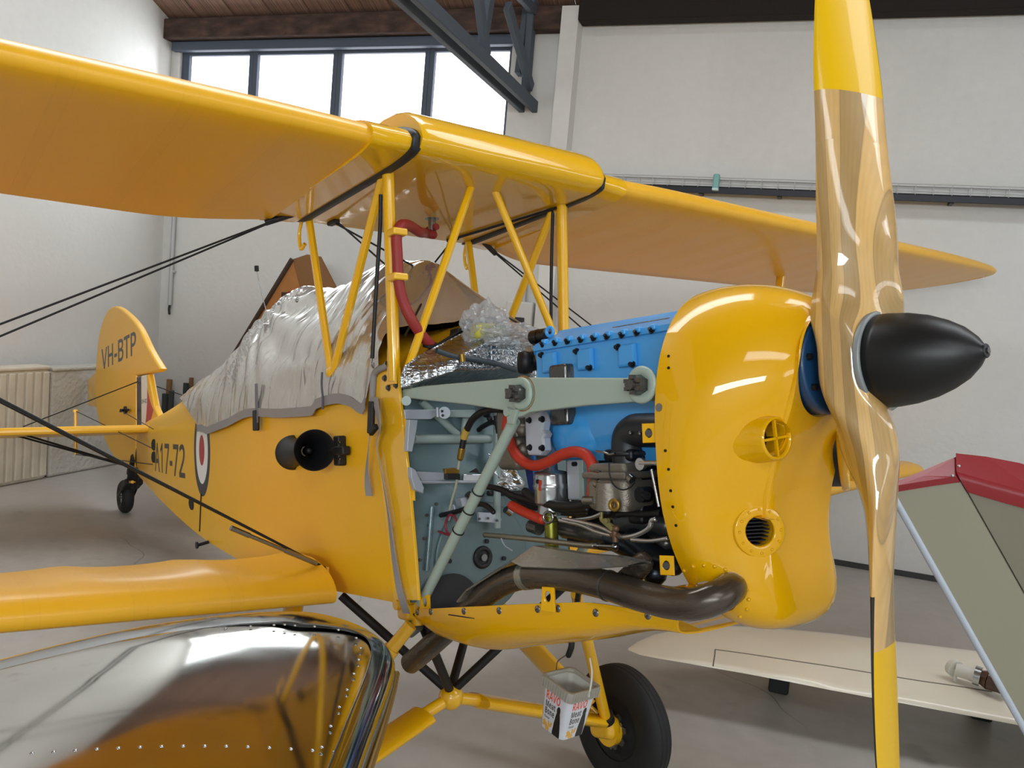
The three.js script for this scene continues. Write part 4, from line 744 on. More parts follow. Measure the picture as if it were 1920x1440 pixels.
  // bearers: a tapered plate each side, with rubber mounts
  for (const s of [1, -1]) {
    const o = V(-1.26, 0, .305), u = V(-.35 + 1.26, 0, .232 - .305).normalize(), n = u.clone().cross(V(0, 1, 0)).normalize();
    const pts = [[757, 731], [800, 724], [985, 708], [1222, 709], [1222, 752], [1100, 761], [1000, 773], [985, 781], [972, 784], [962, 771], [880, 758], [762, 746]].map(q => { const p = onPlane(q[0], q[1], o, n).sub(o); return [p.dot(u), p.y]; });
    const mir = s > 0 ? { o, u } : { o: V(o.x, o.y, -o.z), u: V(u.x, 0, -u.z) };
    const bearer = partLabel(mesh('engine_bearer', plate(s > 0 ? pts.slice().reverse() : pts.slice().reverse(), .03, { origin: mir.o, u: mir.u, v: V(0, 1, 0), bevel: .004 }), M.greyPale, biplane), 'pale grey green engine bearer');
    if (s > 0) for (const [px, py] of [[988, 738], [1214, 722]]) {
      const c = onPlane(px, py, o, n), out = n.clone().multiplyScalar(n.z > 0 ? 1 : -1); c.addScaledVector(out, .015);
      mesh('mount_washer', aim(lathe([[0, 0], [.04, 0], [.042, .006], [.038, .012], [.026, .012], [.025, .008], [0, .008]], 40), c, out), M.greyPale, bearer);
      if (px < 1100) mesh('rust_stain', aim(lathe([[.036, 0], [.046, .0006], [.046, 0], [.036, 0]], 40), c.clone().addScaledVector(out, -.0004), out), std(0x8a6430, .8), bearer);
      mesh('castle_nut', [aim(new THREE.CylinderGeometry(.021, .023, .03, 6), c.clone().addScaledVector(out, .018), out), aim(new THREE.CylinderGeometry(.012, .012, .03, 12), c.clone().addScaledVector(out, .034), out), ...[0, 1, 2, 3, 4, 5].map(i => { const a = i * Math.PI / 3, e = V(0, 1, 0), f = out.clone().cross(e); return aim(new THREE.BoxGeometry(.009, .014, .009), c.clone().addScaledVector(out, .036).addScaledVector(e, Math.cos(a) * .017).addScaledVector(f, Math.sin(a) * .017), out); })], M.steelDark, bearer);
    }
    if (s > 0) mesh('fork_end', [rod(onPlane(966, 772, o, n).add(V(0, 0, -.012)), onPlane(966, 772, o, n).add(V(0, 0, .03)), .012), plate([[-.016, -.02], [.012, -.022], [.03, .016], [-.016, .018]], .012, { origin: onPlane(970, 780, o, n).add(V(0, 0, .018)) })], M.greyPale, bearer);
    const a = onPlane(965, 788, o, n), b = V(-1.245, -.605, .285);
    const st = mesh('bearer_strut', rod(V(a.x, a.y, s * a.z), V(b.x, b.y, s * b.z), .0155, .0155, 20), M.greyPale, biplane);
    if (s > 0) for (const t of [.36, .46, .57]) { const p = a.clone().lerp(b, t); mesh('strap_band', aim(new THREE.TorusGeometry(.0165, .0022, 8, 20).rotateX(Math.PI / 2), p, b.clone().sub(a)), M.black, st); }
  }
  // exhaust pipe, its clamp and the bent heat shield above it
  const EX = [[1372, 1100, .15], [1366, 1106, .2], [1345, 1119, .24], [1310, 1131, .262], [1262, 1131, .266], [1200, 1117, .266], [1140, 1098, .266], [1080, 1084, .266], [1030, 1079, .266], [985, 1080, .262], [950, 1090, .255], [920, 1108, .25], [890, 1134, .245], [858, 1164, .24], [825, 1195, .24], [788, 1228, .24], [770, 1243, .24]].map(q => atZ(...q));
  const pipe = partLabel(mesh('exhaust_pipe', tube(EX, .0335, 120, 26), M.exhaust, biplane), 'heat stained dark steel exhaust pipe');
  { const c = new THREE.CatmullRomCurve3(EX, false, 'centripetal'); for (const [t, w, mat] of [[.49, .026, M.shield], [.28, .004, M.steelDark]]) { const p = c.getPointAt(t), d = c.getTangentAt(t); mesh('pipe_clamp', rod(p.clone().addScaledVector(d, -w / 2), p.clone().addScaledVector(d, w / 2), .0355, .0355, 30), mat, pipe); }
    const e = EX[EX.length - 1], d = c.getTangentAt(1); mesh('pipe_bore', disc(e.clone().addScaledVector(d, -.004), d, .0325, .004), M.black, pipe); }
  { const P = [[862, 1127], [880, 1105], [965, 1052], [985, 1061], [1060, 1064], [1110, 1064], [1184, 1059], [1140, 1048], [1080, 1043], [1010, 1032], [985, 1027], [966, 1040], [905, 1078], [876, 1100]];
    const bend = P.map(q => atZ(q[0], q[1], .29)); const strip = (i0, i1) => [bend[i0], bend[i1]];
    const top = [strip(0, 0), strip(13, 1), strip(12, 1), strip(11, 2), strip(10, 3), strip(9, 4), strip(8, 5), strip(7, 6), strip(6, 6)].map(([a, b]) => [a.clone().add(V(0, 0, -.06)), a.clone().add(V(0, .002, -.025)), b.clone().add(V(0, 0, .012)), b.clone().add(V(0, -.003, .008)), a.clone().add(V(0, -.003, -.028)), a.clone().add(V(0, -.004, -.06))]);
    partLabel(mesh('heat_shield', skin(top, { crease: .6 }), M.shield, biplane), 'bent grey metal heat shield above the exhaust pipe'); }
  // the pan below the engine
  const edgeY = curveTable([[-1.26, -.622], [-.95, -.572], [-.67, -.53], [-.5, -.512], [-.33, -.517], [-.2, -.53]]);
  const deepY = curveTable([[-1.26, -.665], [-1.17, -.715], [-1.05, -.722], [-.8, -.672], [-.6, -.627], [-.35, -.566], [-.2, -.555]]);
  const panX = []; for (let i = 0; i <= 24; i++) panX.push(lerp(-1.255, -.285, i / 24));
  const panSec = (x, g = 0) => { const e = edgeY(x), d = deepY(x) + g, pts = [], wz = lerp(.3, .235, smooth(-.9, -.25, x)) - g; pts.push(V(x, e, wz)); const lip = Math.min(.032, (e - d) * .3); pts.push(V(x, e - lip, wz + .003)); for (let i = 0; i <= 10; i++) { const a = i / 10 * Math.PI / 2; pts.push(V(x, lerp(e - lip - .01, d, Math.sin(a)), lerp(wz * .3, wz, Math.pow(Math.cos(a), .62)))); } pts.push(V(x, d, -.12)); return pts; };
  const pan = partLabel(mesh('lower_cowling', skin(panX.map(x => [...panSec(x), ...panSec(x, .004).reverse()].reverse()), { capStart: true, capEnd: true, crease: .6 }), M.cowl, biplane), 'yellow lower cowling pan');
  for (const [px, py] of [[783, 1148], [808, 1147], [870, 1146], [936, 1145], [1008, 1142], [1046, 1141], [1117, 1149], [1215, 1154]]) { const h = hit(px, py, pan); if (h) { mesh('fastener', aim(lathe([[0, .004], [.005, .004], [.0055, .0025], [.009, .002], [.0095, 0]], 18), h.p, V(0, 0, 1)), M.steel, pan); mesh('fastener_slot', rounded(.008, .0016, .002, .0004).rotateZ(.6).translate(h.p.x, h.p.y, h.p.z + .0042), M.black, pan); } }
  for (const [px, py] of [[797, 1133], [1028, 1123]]) { const o = atZ(px, py, .292); mesh('latch_lug', plate([[-.02, -.03], [.02, -.03], [.018, .03], [-.016, .028]], .008, { origin: o, u: V(.94, -.05, -.34).normalize(), v: V(.05, 1, 0).normalize(), holes: [{ x: 0, y: .006, r: .008, r2: .013 }] }), M.cowl, pan); }
  { const h = atZ(760, 1140, .31); mesh('corner_fitting', [rounded(.06, .07, .05, .012).translate(h.x, h.y, h.z - .01), rod(h.clone().add(V(.02, -.05, -.03)), h.clone().add(V(.02, .02, -.03)), .022), disc(h.clone().add(V(-.012, .012, .018)), V(0, 0, 1), .016, .02)], M.strut, pan); mesh('fitting_socket', rod(atZ(778, 1168, .29), atZ(765, 1185, .3), .03, .022, 18), std(0x70777a, .5, .4), pan); }
  mesh('scrape_mark', rounded(.13, .0035, .002, .001).rotateZ(.06).translate(...atZ(865, 1156, .302).toArray()), M.black, pan);
}
// ---------------------------------------------------------------- struts, wires, undercarriage and fittings
const near = (px, py, x, y, z) => V(x, y, z);
{
  // frame strip at the front of the fuselage side
  const strip = [[706, 690], [722, 690], [742, 676], [750, 690], [752, 735], [762, 830], [770, 900], [775, 960], [782, 1040], [788, 1125], [742, 1125], [728, 1000], [716, 880], [706, 800], [700, 740]];
  const side = mesh('side_strip', plate(strip.map(q => { const p = atZ(q[0], q[1], .33); return [p.x, p.y]; }).reverse(), .01, { origin: V(0, 0, .332), bevel: .002 }), M.yellow, biplane);
  for (const q of [[722, 709], [738, 704], [729, 727], [743, 722]]) { mesh('bolt', bolt(atZ(q[0], q[1], .337), V(0, 0, 1), .0075, .008), M.steelDark, side); }
  for (const [q, r] of [[[756, 797], .018], [[770, 920], .022], [[748, 748], .014]]) mesh('latch_plate', plate([[-r, -r * 1.3], [r, -r * 1.3], [r, r * 1.3], [-r, r * 1.3]], .006, { origin: atZ(q[0], q[1], .325), holes: [{ x: 0, y: -r * .2, r: r * .3 }] }), M.yellow, side);
  // front decking round the cabane feet
  const deck = []; for (let i = 0; i <= 10; i++) { const x = lerp(-1.41, -1.235, i / 10); deck.push(deckLine(x).map(p => V(x, p.y + .006 + .01 * smooth(-1.3, -1.23, x) * (p.y > .1), p.z * 1.012))); }
  const cowlDeck = mesh('front_decking', skin(deck, { closedRing: false }), M.yellow, biplane);
  mesh('decking_edge', tube(deckLine(-1.235).filter(p => p.z > -.2).map(p => V(-1.235, p.y + .016, p.z * 1.012)), .005, 40, 8), M.black, cowlDeck);
  mesh('filler_clip', [rounded(.05, .02, .03, .006).translate(...atX(858, 622, -1.28).toArray()), rod(atX(845, 628, -1.28), atX(872, 630, -1.28), .006)], M.black, cowlDeck);
  // cabane struts
  const both = f => { f(1); f(-1); };
  both(s => {
    mesh('cabane_strut', strut(V(-1.275, .06, s * .338), V(-1.262, .7, s * .349), .042, .036), M.strut, biplane);
    mesh('cabane_strut', strut(V(-1.728, .11, s * .328), V(-1.852, .715, s * .348), .034, .026), M.strut, biplane);
    mesh('cabane_strut', strut(V(-1.724, .11, s * .328), V(-1.30, .70, s * .346), .034, .026), M.strut, biplane);
    mesh('cabane_strut', strut(V(-1.225, .1, s * .318), V(-1.253, .72, s * .038), .026, .026), M.strut, biplane);
    mesh('strut_foot', [new THREE.SphereGeometry(.022, 16, 12).scale(1.1, 1, .9).translate(-1.728, .125, s * .328), rod(V(-1.728, .04, s * .33), V(-1.728, .13, s * .33), .008)], M.strut, biplane);
    mesh('strut_socket', plate([[-.028, -.06], [.026, -.06], [.022, .05], [-.022, .05]], .008, { origin: V(-1.277, .11, s * .345) }), M.yellow, biplane);
    mesh('grab_loop', tube([V(-1.875, .7, s * .36), V(-1.9, .64, s * .362), V(-1.885, .585, s * .362), V(-1.86, .6, s * .358)], .007, 24, 8), M.strut, biplane);
  });
  // tank outlet and red fuel hose
  const out = atY(810, 408, .695);
  mesh('fuel_tap', [rod(V(out.x, .64, out.z), V(out.x, .7, out.z), .015), rod(V(out.x - .02, .655, out.z), V(out.x + .02, .655, out.z), .008), disc(V(out.x, .695, out.z), V(0, 1, 0), .026, .01)], M.steel, tank);
  mesh('tap_lever', [disc(V(out.x - .024, .655, out.z), V(1, 0, 0), .012, .012), disc(V(out.x + .024, .655, out.z), V(1, 0, 0), .012, .012)], M.maroonHose, tank);
  const fz = .3;
  partLabel(mesh('fuel_hose', hose([V(out.x + .004, .63, out.z), atZ(800, 437, out.z + .03), atZ(785, 434, .22), atZ(765, 422, .29), atZ(750, 424, .335), atZ(744, 440, .345), atZ(745, 480, .345), atZ(748, 530, .34), atZ(756, 565, .325), atZ(772, 600, .3), atZ(792, 630, .26), atZ(806, 645, .23)], .0165, 70, 14), M.maroonHose, biplane), 'dark red fuel hose from the tank to the decking');
  for (const q of [[745, 436], [746, 520]]) mesh('hose_clip', rounded(.045, .022, .05, .006).translate(...atZ(q[0], q[1], .345).toArray()), M.yellow, biplane);
  mesh('hose_collar', disc(atZ(807, 647, .23), V(.3, 1, .2), .024, .008), M.black, biplane);
  mesh('control_rod', tube([atZ(714, 365, .35), atZ(713, 420, .35), atZ(708, 500, .36), atZ(702, 600, .365), atZ(698, 672, .37)], .0065, 30, 8), M.black, biplane);
  mesh('hook', tube([atZ(698, 672, .37), atZ(697, 684, .37), atZ(700, 690, .37), atZ(701, 680, .37)], .0025, 16, 6), M.steel, biplane);
  mesh('control_rod', tube([V(-1.3, .7, -.34), V(-1.32, .5, -.34), V(-1.34, .3, -.345), V(-1.34, .16, -.345)], .006, 30, 8), M.black, biplane);
  // wires
  const wire = (a, b, r = .0042, name = 'bracing_wire') => mesh(name, rod(a, b, r, r, 8), M.wire, biplane);
  const fit = (p, r = .016) => mesh('wire_fitting', [rounded(r * 4, r, r * 1.6, r * .4).translate(p.x, p.y, p.z)], M.black, biplane);
  both(s => {
    for (const [bx, d] of [[-1.95, 0], [-2.1, .012]]) wire(V(-1.85, .69, s * .43), V(bx, -.45 - d * 7, s * 2.72), .0034, 'landing_wire');
    for (const [bx, y] of [[-1.35, .88], [-1.43, .872]]) wire(V(-1.72, -.535, s * .37), V(bx, y, s * 2.8), .0038, 'flying_wire');
    mesh('wire_fitting', [rod(V(-1.83, .70, s * .4), V(-1.87, .66, s * .5), .011)], M.black, biplane);
    if (s < 0) wire(V(-1.27, .685, s * .33), V(-1.83, .684, s * .26), .005);
    wire(V(-1.82, .68, s * .26), V(-1.27, .2, -s * .3), .0035);
    wire(V(-1.81, .68, s * .25), V(-1.6, .15, -s * .3), .0035);
    fit(V(-1.83, .684, s * .26));
    mesh('turnbuckle', [rod(V(-1.70, -.515, s * .41), V(-1.695, -.46, s * .52), .0085), rod(V(-1.695, -.46, s * .52), V(-1.686, -.40, s * .64), .0065), rod(V(-1.686, -.40, s * .64), V(-1.68, -.37, s * .7), .0085)], M.steel, biplane);
    mesh('wire_lug', [plate([[-.03, -.022], [.03, -.022], [.026, .022], [-.026, .022]], .01, { origin: V(-1.735, -.555, s * .365) }), disc(V(-1.735, -.555, s * .372), V(0, 0, 1), .009, .006)], M.yellow, biplane);
    // interplane struts and outer fittings stand outside the picture on the near side
    mesh('interplane_strut', strut(V(-1.62, -.42, s * 2.72), V(-1.40, .82, s * 2.72), .07, .03), M.strut, biplane);
    mesh('interplane_strut', strut(V(-2.2, -.42, s * 2.72), V(-2.0, .80, s * 2.72), .06, .028), M.strut, biplane);
    // tail bracing
    wire(V(-5.3, .07, s * .8), V(-5.65, .4, s * .02), .004); wire(V(-5.3, .02, s * .8), V(-5.62, -.24, s * .03), .007); wire(V(-5.5, .02, s * .82), V(-5.64, -.24, s * .03), .007);
    wire(V(-5.72, .19, s * .42), V(-4.55, -.1, s * .2), .003); wire(V(-5.72, -.12, s * .42), V(-4.55, -.2, s * .2), .003);
    wire(V(-5.9, .2, s * .08), V(-4.6, .02, s * .18), .003);
  });
  // fitting under the far upper wing with its stub of wire
  { const p = upperSpec, z = -2.72, x = -1.47, y = .80; mesh('wire_fitting', [rod(V(x, y, z), V(x - .02, y - .09, z), .014), rod(V(x, y - .05, z), V(x - .05, y - .09, z + .02), .008)], M.black, biplane); void p; }
  // venturi horn on the side
  { const ax = V(.98, .02, .2).normalize(), c = atZ(572, 846, .38);
    const v = partLabel(mesh('venturi', aim(lathe([[.0, .0], [.018, .0], [.026, .03], [.05, .115], [.07, .15], [.067, .152], [.045, .118], [.02, .03], [.018, -.03], [.03, -.1], [.05, -.2], [.062, -.215], [.065, -.212], [.056, -.2], [.036, -.1], [.026, -.02], [.018, .0]].filter((_, i) => i > 0), 44), c, ax), std(0x17181a, .5, .2), biplane), 'dark venturi horn on the fuselage side');
    mesh('venturi_core', aim(lathe([[0, .04], [.008, .04], [.012, .03], [.016, .0], [.0, -.02]], 20), c.clone().addScaledVector(ax, .03), ax), M.black, v);
    mesh('venturi_bracket', [rounded(.04, .1, .03, .006).translate(...atZ(637, 845, .345).toArray()), rounded(.07, .03, .03, .006).translate(...atZ(641, 845, .35).toArray()), rod(c.clone(), c.clone().add(V(0, 0, -.06)), .012), rod(atZ(620, 845, .36), atZ(640, 845, .35), .01)], M.black, v);
    for (const q of [[636, 830], [636, 860]]) mesh('screw', disc(atZ(q[0], q[1], .362), V(0, 0, 1), .005, .004), M.steel, v); }
  // radio whip and its knob on the decking
  // undercarriage
  const hub = V(-1.541, -1.0, 0);
  mesh('axle_ball', new THREE.SphereGeometry(.043, 28, 20).translate(hub.x, hub.y, hub.z), M.strut, biplane);
  for (const s of [1, -1]) {
    const wc = V(-1.54, -1.279, s * .8);
    mesh('pyramid_tube', rod(V(-1.26, -.63, s * .29), hub.clone().add(V(.012, .03, s * .012)), .0155), M.black, biplane);
    mesh('pyramid_tube', rod(V(-1.75, -.64, s * .3), hub.clone().add(V(-.012, .03, s * .012)), .0155), M.black, biplane);
    mesh('axle_arm', [strut(V(-1.54, -1.035, s * .11), V(-1.54, -1.225, s * .66), .15, .05), rod(hub, V(-1.54, -1.04, s * .13), .021), rod(V(-1.54, -1.22, s * .64), V(-1.54, -1.262, s * .74), .024)], M.strut, biplane);
    mesh('drag_strut', [strut(V(-1.98, -.68, s * .37), V(-1.62, -1.2, s * .69), .15, .04, V(1, .2, 0)), rod(V(-1.64, -1.18, s * .68), V(-1.55, -1.26, s * .72), .02)], M.strut, biplane);
    const leg = mesh('shock_leg', [rod(V(-1.24, -.66, s * .325), V(-1.30, -.77, s * .40), .02, .02, 18), rod(V(-1.30, -.77, s * .40), V(-1.50, -1.22, s * .68), .021, .021, 18)], M.strut, biplane);
    mesh('leg_collar', [rod(V(-1.275, -.725, s * .37), V(-1.285, -.745, s * .383), .025), rod(V(-1.49, -1.2, s * .668), V(-1.498, -1.222, s * .682), .032)], s > 0 ? M.strut : M.black, leg);
    mesh('axle_bracket', [rounded(.13, .085, .075, .03).rotateZ(.15).translate(-1.545, -1.265, s * .715), disc(V(-1.54, -1.279, s * .73), V(0, 0, 1), .06, .03)], M.strut, biplane);
    const w = group('wheel', biplane); w.position.copy(wc);
    mesh('tyre', lathe([[.125, -.045], [.16, -.058], [.2, -.056], [.226, -.042], [.2385, -.03], [.2385, -.022], [.2355, -.021], [.2355, -.018], [.2405, -.017], [.2412, -.002], [.2375, -.001], [.2375, .001], [.2412, .002], [.2405, .017], [.2355, .018], [.2355, .021], [.2385, .022], [.2385, .03], [.226, .042], [.2, .056], [.16, .058], [.125, .045]].map(([r, z]) => [r * .992, z]), 96).rotateX(Math.PI / 2), M.rubber, w);
    mesh('wheel_rim', [lathe([[.03, -.05], [.06, -.045], [.1, -.02], [.12, -.035], [.132, -.045], [.13, .045], [.12, .035], [.1, .02], [.06, .045], [.03, .05], [.03, -.05]], 60).rotateX(Math.PI / 2)], M.black, w);
    const teeth = []; for (let i = 0; i < 48; i++) { const a = i / 48 * Math.PI * 2, r = i % 6 < 3 ? .078 : .063; teeth.push([Math.cos(a) * r, Math.sin(a) * r]); }
    mesh('brake_disc', plate(teeth, .008, { origin: V(0, 0, -s * .052), u: V(1, 0, 0), v: V(0, 1, 0), holes: [{ x: 0, y: 0, r: .04 }], bevel: .001 }), M.steelDark, w);
    for (let i = 0; i < 3; i++) { const a = i * 2.09 + .5; mesh('bolt', disc(V(Math.cos(a) * .07, Math.sin(a) * .07, -s * .058), V(0, 0, 1), .007, .01), M.steel, w); }
    mesh('hub_cap', rod(V(0, 0, -.08), V(0, 0, .08), .026, .026, 24), M.darkMetal, w);
  }
  // drain hose below the pan
  mesh('drain_hose', hose([atZ(1070, 1188, .1), atZ(1072, 1200, .1), atZ(1071, 1214, .1), atZ(1066, 1228, .1)], .0085, 20, 10), M.black, biplane);
}
// ---------------------------------------------------------------- things round the aeroplane
const local = o => { o.position.copy(PLANE_AT); o.rotation.set(0, PLANE_YAW, PLANE_PITCH, 'YZX'); return o; };
{
  // silver cover over the cockpits
  const cover = tag(local(group('cockpit_cover')), 'crumpled silver fabric cover pulled over the two cockpits of the yellow biplane', 'cover');
  const crest = curveTable([[-4.13, .197], [-3.75, .235], [-3.3, .285], [-3.16, .35], [-3.06, .475], [-2.93, .56], [-2.8, .598], [-2.66, .604], [-2.5, .578], [-2.28, .536], [-2.15, .536], [-2.0, .562], [-1.86, .568], [-1.74, .548], [-1.58, .505], [-1.47, .445], [-1.42, .375], [-1.38, .29], [-1.365, .262]]);
  const hemX = [[0, -3.07], [.33, -2.44], [.66, -1.83]];
  const hemY = curveTable([[-3.12, -.04], [-2.75, -.012], [-2.44, .022], [-2.1, .004], [-1.83, -.002], [-1.8, .02], [-1.65, .032], [-1.55, .018], [-1.46, -.015], [-1.42, .06], [-1.395, .1], [-1.36, .115]]);
  const NX = 120, NT = 72, rings = [];
  // each station runs from the near hem over the crest to the far hem; stations lean so that the back of the cover sweeps aft over the crest
  for (let i = 0; i <= NX; i++) {
    const u = i / NX, xh = lerp(-3.2, -1.355, u), xc = lerp(-4.12, -1.365, Math.pow(u, .92)), row = [];
    for (let j = 0; j <= NT; j++) {
      const t = j / NT, th = Math.PI * t, cs = Math.cos(th), sn = Math.max(0, Math.sin(th));
      const k = Math.pow(sn, .9), x = lerp(xh, xc, k);
      const w = halfW(x) + .018, yh = hemY(xh), yc = crest(x) - (.0);
      const peak = smooth(.3, .5, yc);                              // stretched over the windscreens it is narrower higher up
      const zz = Math.sign(cs) * Math.pow(Math.abs(cs), lerp(.62, 1.35, peak)) * w, yy = yh + (Math.max(yc, crestY(x) + .012) - yh) * Math.pow(sn, lerp(.72, 1.2, peak));
      const edge = smooth(0, .12, Math.min(t, 1 - t));
      // folds that hang from the windscreen corners, and small crumples
      const ang = Math.atan2(yy - .5, (x + 2.75) * 1.2), fold = Math.sin(ang * 17 + 2.2 * fbm(x * 2, t * 3, 1, 2)) * .008 + .5 * Math.sin((x + yy * .6) * 38 + 3 * fbm(x * 3, yy * 3, 8, 2)) * .008;
      const crump = .022 * fbm(x * 2.6, t * 5, 2, 3) + .004 * Math.abs(fbm(x * 9, t * 14, 9, 2));
      const o = (fold * smooth(.02, .3, yy - yh) + crump) * edge;
      const px = x + o * .3, pz = zz + o * cs * 1.2 + .004 * Math.sign(cs), roof = sideTop(px) + (crestY(px) - sideTop(px)) * deckShape(px, Math.abs(pz) / (halfW(px) * 1.012));
      row.push(V(px, Math.max(yy + o * sn, Math.abs(pz) < halfW(px) ? roof + .028 : -9), pz));
    }
    rings.push(row);
  }
  const cb = dataTexture(512, 512, (u, v) => { const a = Math.abs(stretched(u, v, 5, 2.2, 4, 24)), b = stretched(u, v, 12, 5, 3, 34); return grey(clamp(.2 + 1.3 * a + .3 * b, 0, 1)); }, { srgb: false });
  M.silverCloth = std(0xc4c1bc, .33, .72, { bumpMap: cb, bumpScale: .016, side: THREE.DoubleSide, roughnessMap: smear });
  mesh('fabric', skin(rings, { closedRing: false, uvScale: (p, i, j) => [p.x * 1.1, j / NT * 1.4] }), M.silverCloth, cover);
  M.hem = std(0x8b8787, .7);
  const hem = (s, y0 = 0) => { const r = []; for (let i = 0; i <= NX - 6; i++) { const p = rings[i][s > 0 ? 1 : NT - 1], x = p.x, z = halfW(x) + .017; r.push([V(x, p.y + .004 + y0, s * (z + .004)), V(x, p.y + .004 + y0, s * (z + .008)), V(x - .002, p.y - .03 + y0, s * (z + .006)), V(x - .002, p.y - .03 + y0, s * (z + .002))]); } return skin(s > 0 ? r : r.map(q => q.reverse()), { crease: .6, capStart: true, capEnd: true }); };
  mesh('hem', hem(1), M.hem, cover); mesh('hem', hem(-1), M.hem, cover);
  { const r = [[697, 772], [699, 730], [702, 702], [712, 692], [722, 688], [728, 682]].map(q => atZ(q[0], q[1], .345)); mesh('hem', tube(r, .011, 30, 8), M.hem, cover); }
  mesh('hem_slit', tube([[604, 698], [603, 720], [605, 745], [605, 768]].map(q => atZ(q[0], q[1], .362)), .004, 16, 6), std(0x54515a, .7), cover);
  mesh('eyelet', disc(atZ(557, 562, .14), V(0, .3, 1), .012, .008), M.steel, cover);
  // hanging straps of grey webbing
  const ribbon = (pts, w0, w1, name = 'strap') => { const c = new THREE.CatmullRomCurve3(pts); const r = []; for (let i = 0; i <= 30; i++) { const t = i / 30, p = c.getPoint(t), w = lerp(w0, w1, t) * (1 + .15 * Math.sin(t * 9)), tw = .5 * Math.sin(t * 4); const u = V(Math.cos(tw) * w, 0, Math.sin(tw) * w); const n = V(-Math.sin(tw), 0, Math.cos(tw)).multiplyScalar(.0015); r.push([p.clone().sub(u).add(n), p.clone().add(u).add(n), p.clone().add(u).sub(n), p.clone().sub(u).sub(n)]); } return mesh(name, skin(r, { crease: .6, capStart: true, capEnd: true }), M.hem, cover); };
  ribbon([[697, 745, .36], [696, 790, .362], [691, 840, .36], [688, 890, .352], [692, 930, .348]].map(q => atZ(...q)), .016, .012);
  ribbon([[703, 745, .365], [709, 780, .372], [712, 805, .368], [706, 830, .358], [716, 890, .352], [728, 960, .352], [738, 1040, .352], [750, 1110, .352], [762, 1150, .352]].map(q => atZ(...q)), .016, .012);
  mesh('buckle', [rounded(.03, .1, .014, .005).rotateZ(-.12).translate(...atZ(696, 783, .368).toArray()), rounded(.045, .02, .016, .005).rotateZ(.5).translate(...atZ(700, 806, .368).toArray())], M.black, cover);
  mesh('strap', [rounded(.022, .16, .006, .002).translate(...atZ(481, 756, .352).toArray())], std(0x6c6b70, .7), cover);
  mesh('buckle', rounded(.045, .085, .016, .006).translate(...atZ(480, 788, .35).toArray()), M.black, cover);
}
{
  // clear plastic wrap on top of the firewall
  const t = tag(local(group('plastic_wrap')), 'crumpled clear plastic wrap lying on the silver foil behind the blue engine', 'plastic bag');
  M.film = new THREE.MeshPhysicalMaterial({ color: 0xe6e8ea, roughness: .18, transmission: .75, thickness: 0, ior: 1.45, side: THREE.DoubleSide });
  const lump = (px, py, x, rx, ry, seed) => { const c = atX(px, py, x), g = new THREE.IcosahedronGeometry(1, 12), p = g.attributes.position; for (let i = 0; i < p.count; i++) { const q = V(p.getX(i), p.getY(i), p.getZ(i)), k = 1 + .55 * fbm(q.x * 2.2 + seed, q.y * 2.2, q.z * 2.2, 4) + .12 * Math.abs(noise.noise(q.x * 7, q.y * 7, q.z * 7 + seed)); p.setXYZ(i, c.x + q.x * rx * k * .8, Math.max(c.y + q.y * ry * k, c.y - ry * .75), c.z + q.z * rx * k); } g.computeVertexNormals(); return g; };
  mesh('crumpled_film', lump(910, 612, -1.16, .075, .075, 1), M.film, t);
  mesh('crumpled_film', lump(955, 632, -1.10, .095, .04, 5), M.film, t);
  mesh('tape_roll', rounded(.05, .05, .1, .015).translate(...atX(912, 622, -1.14).toArray()), std(0xb9b13a, .6), t);
}
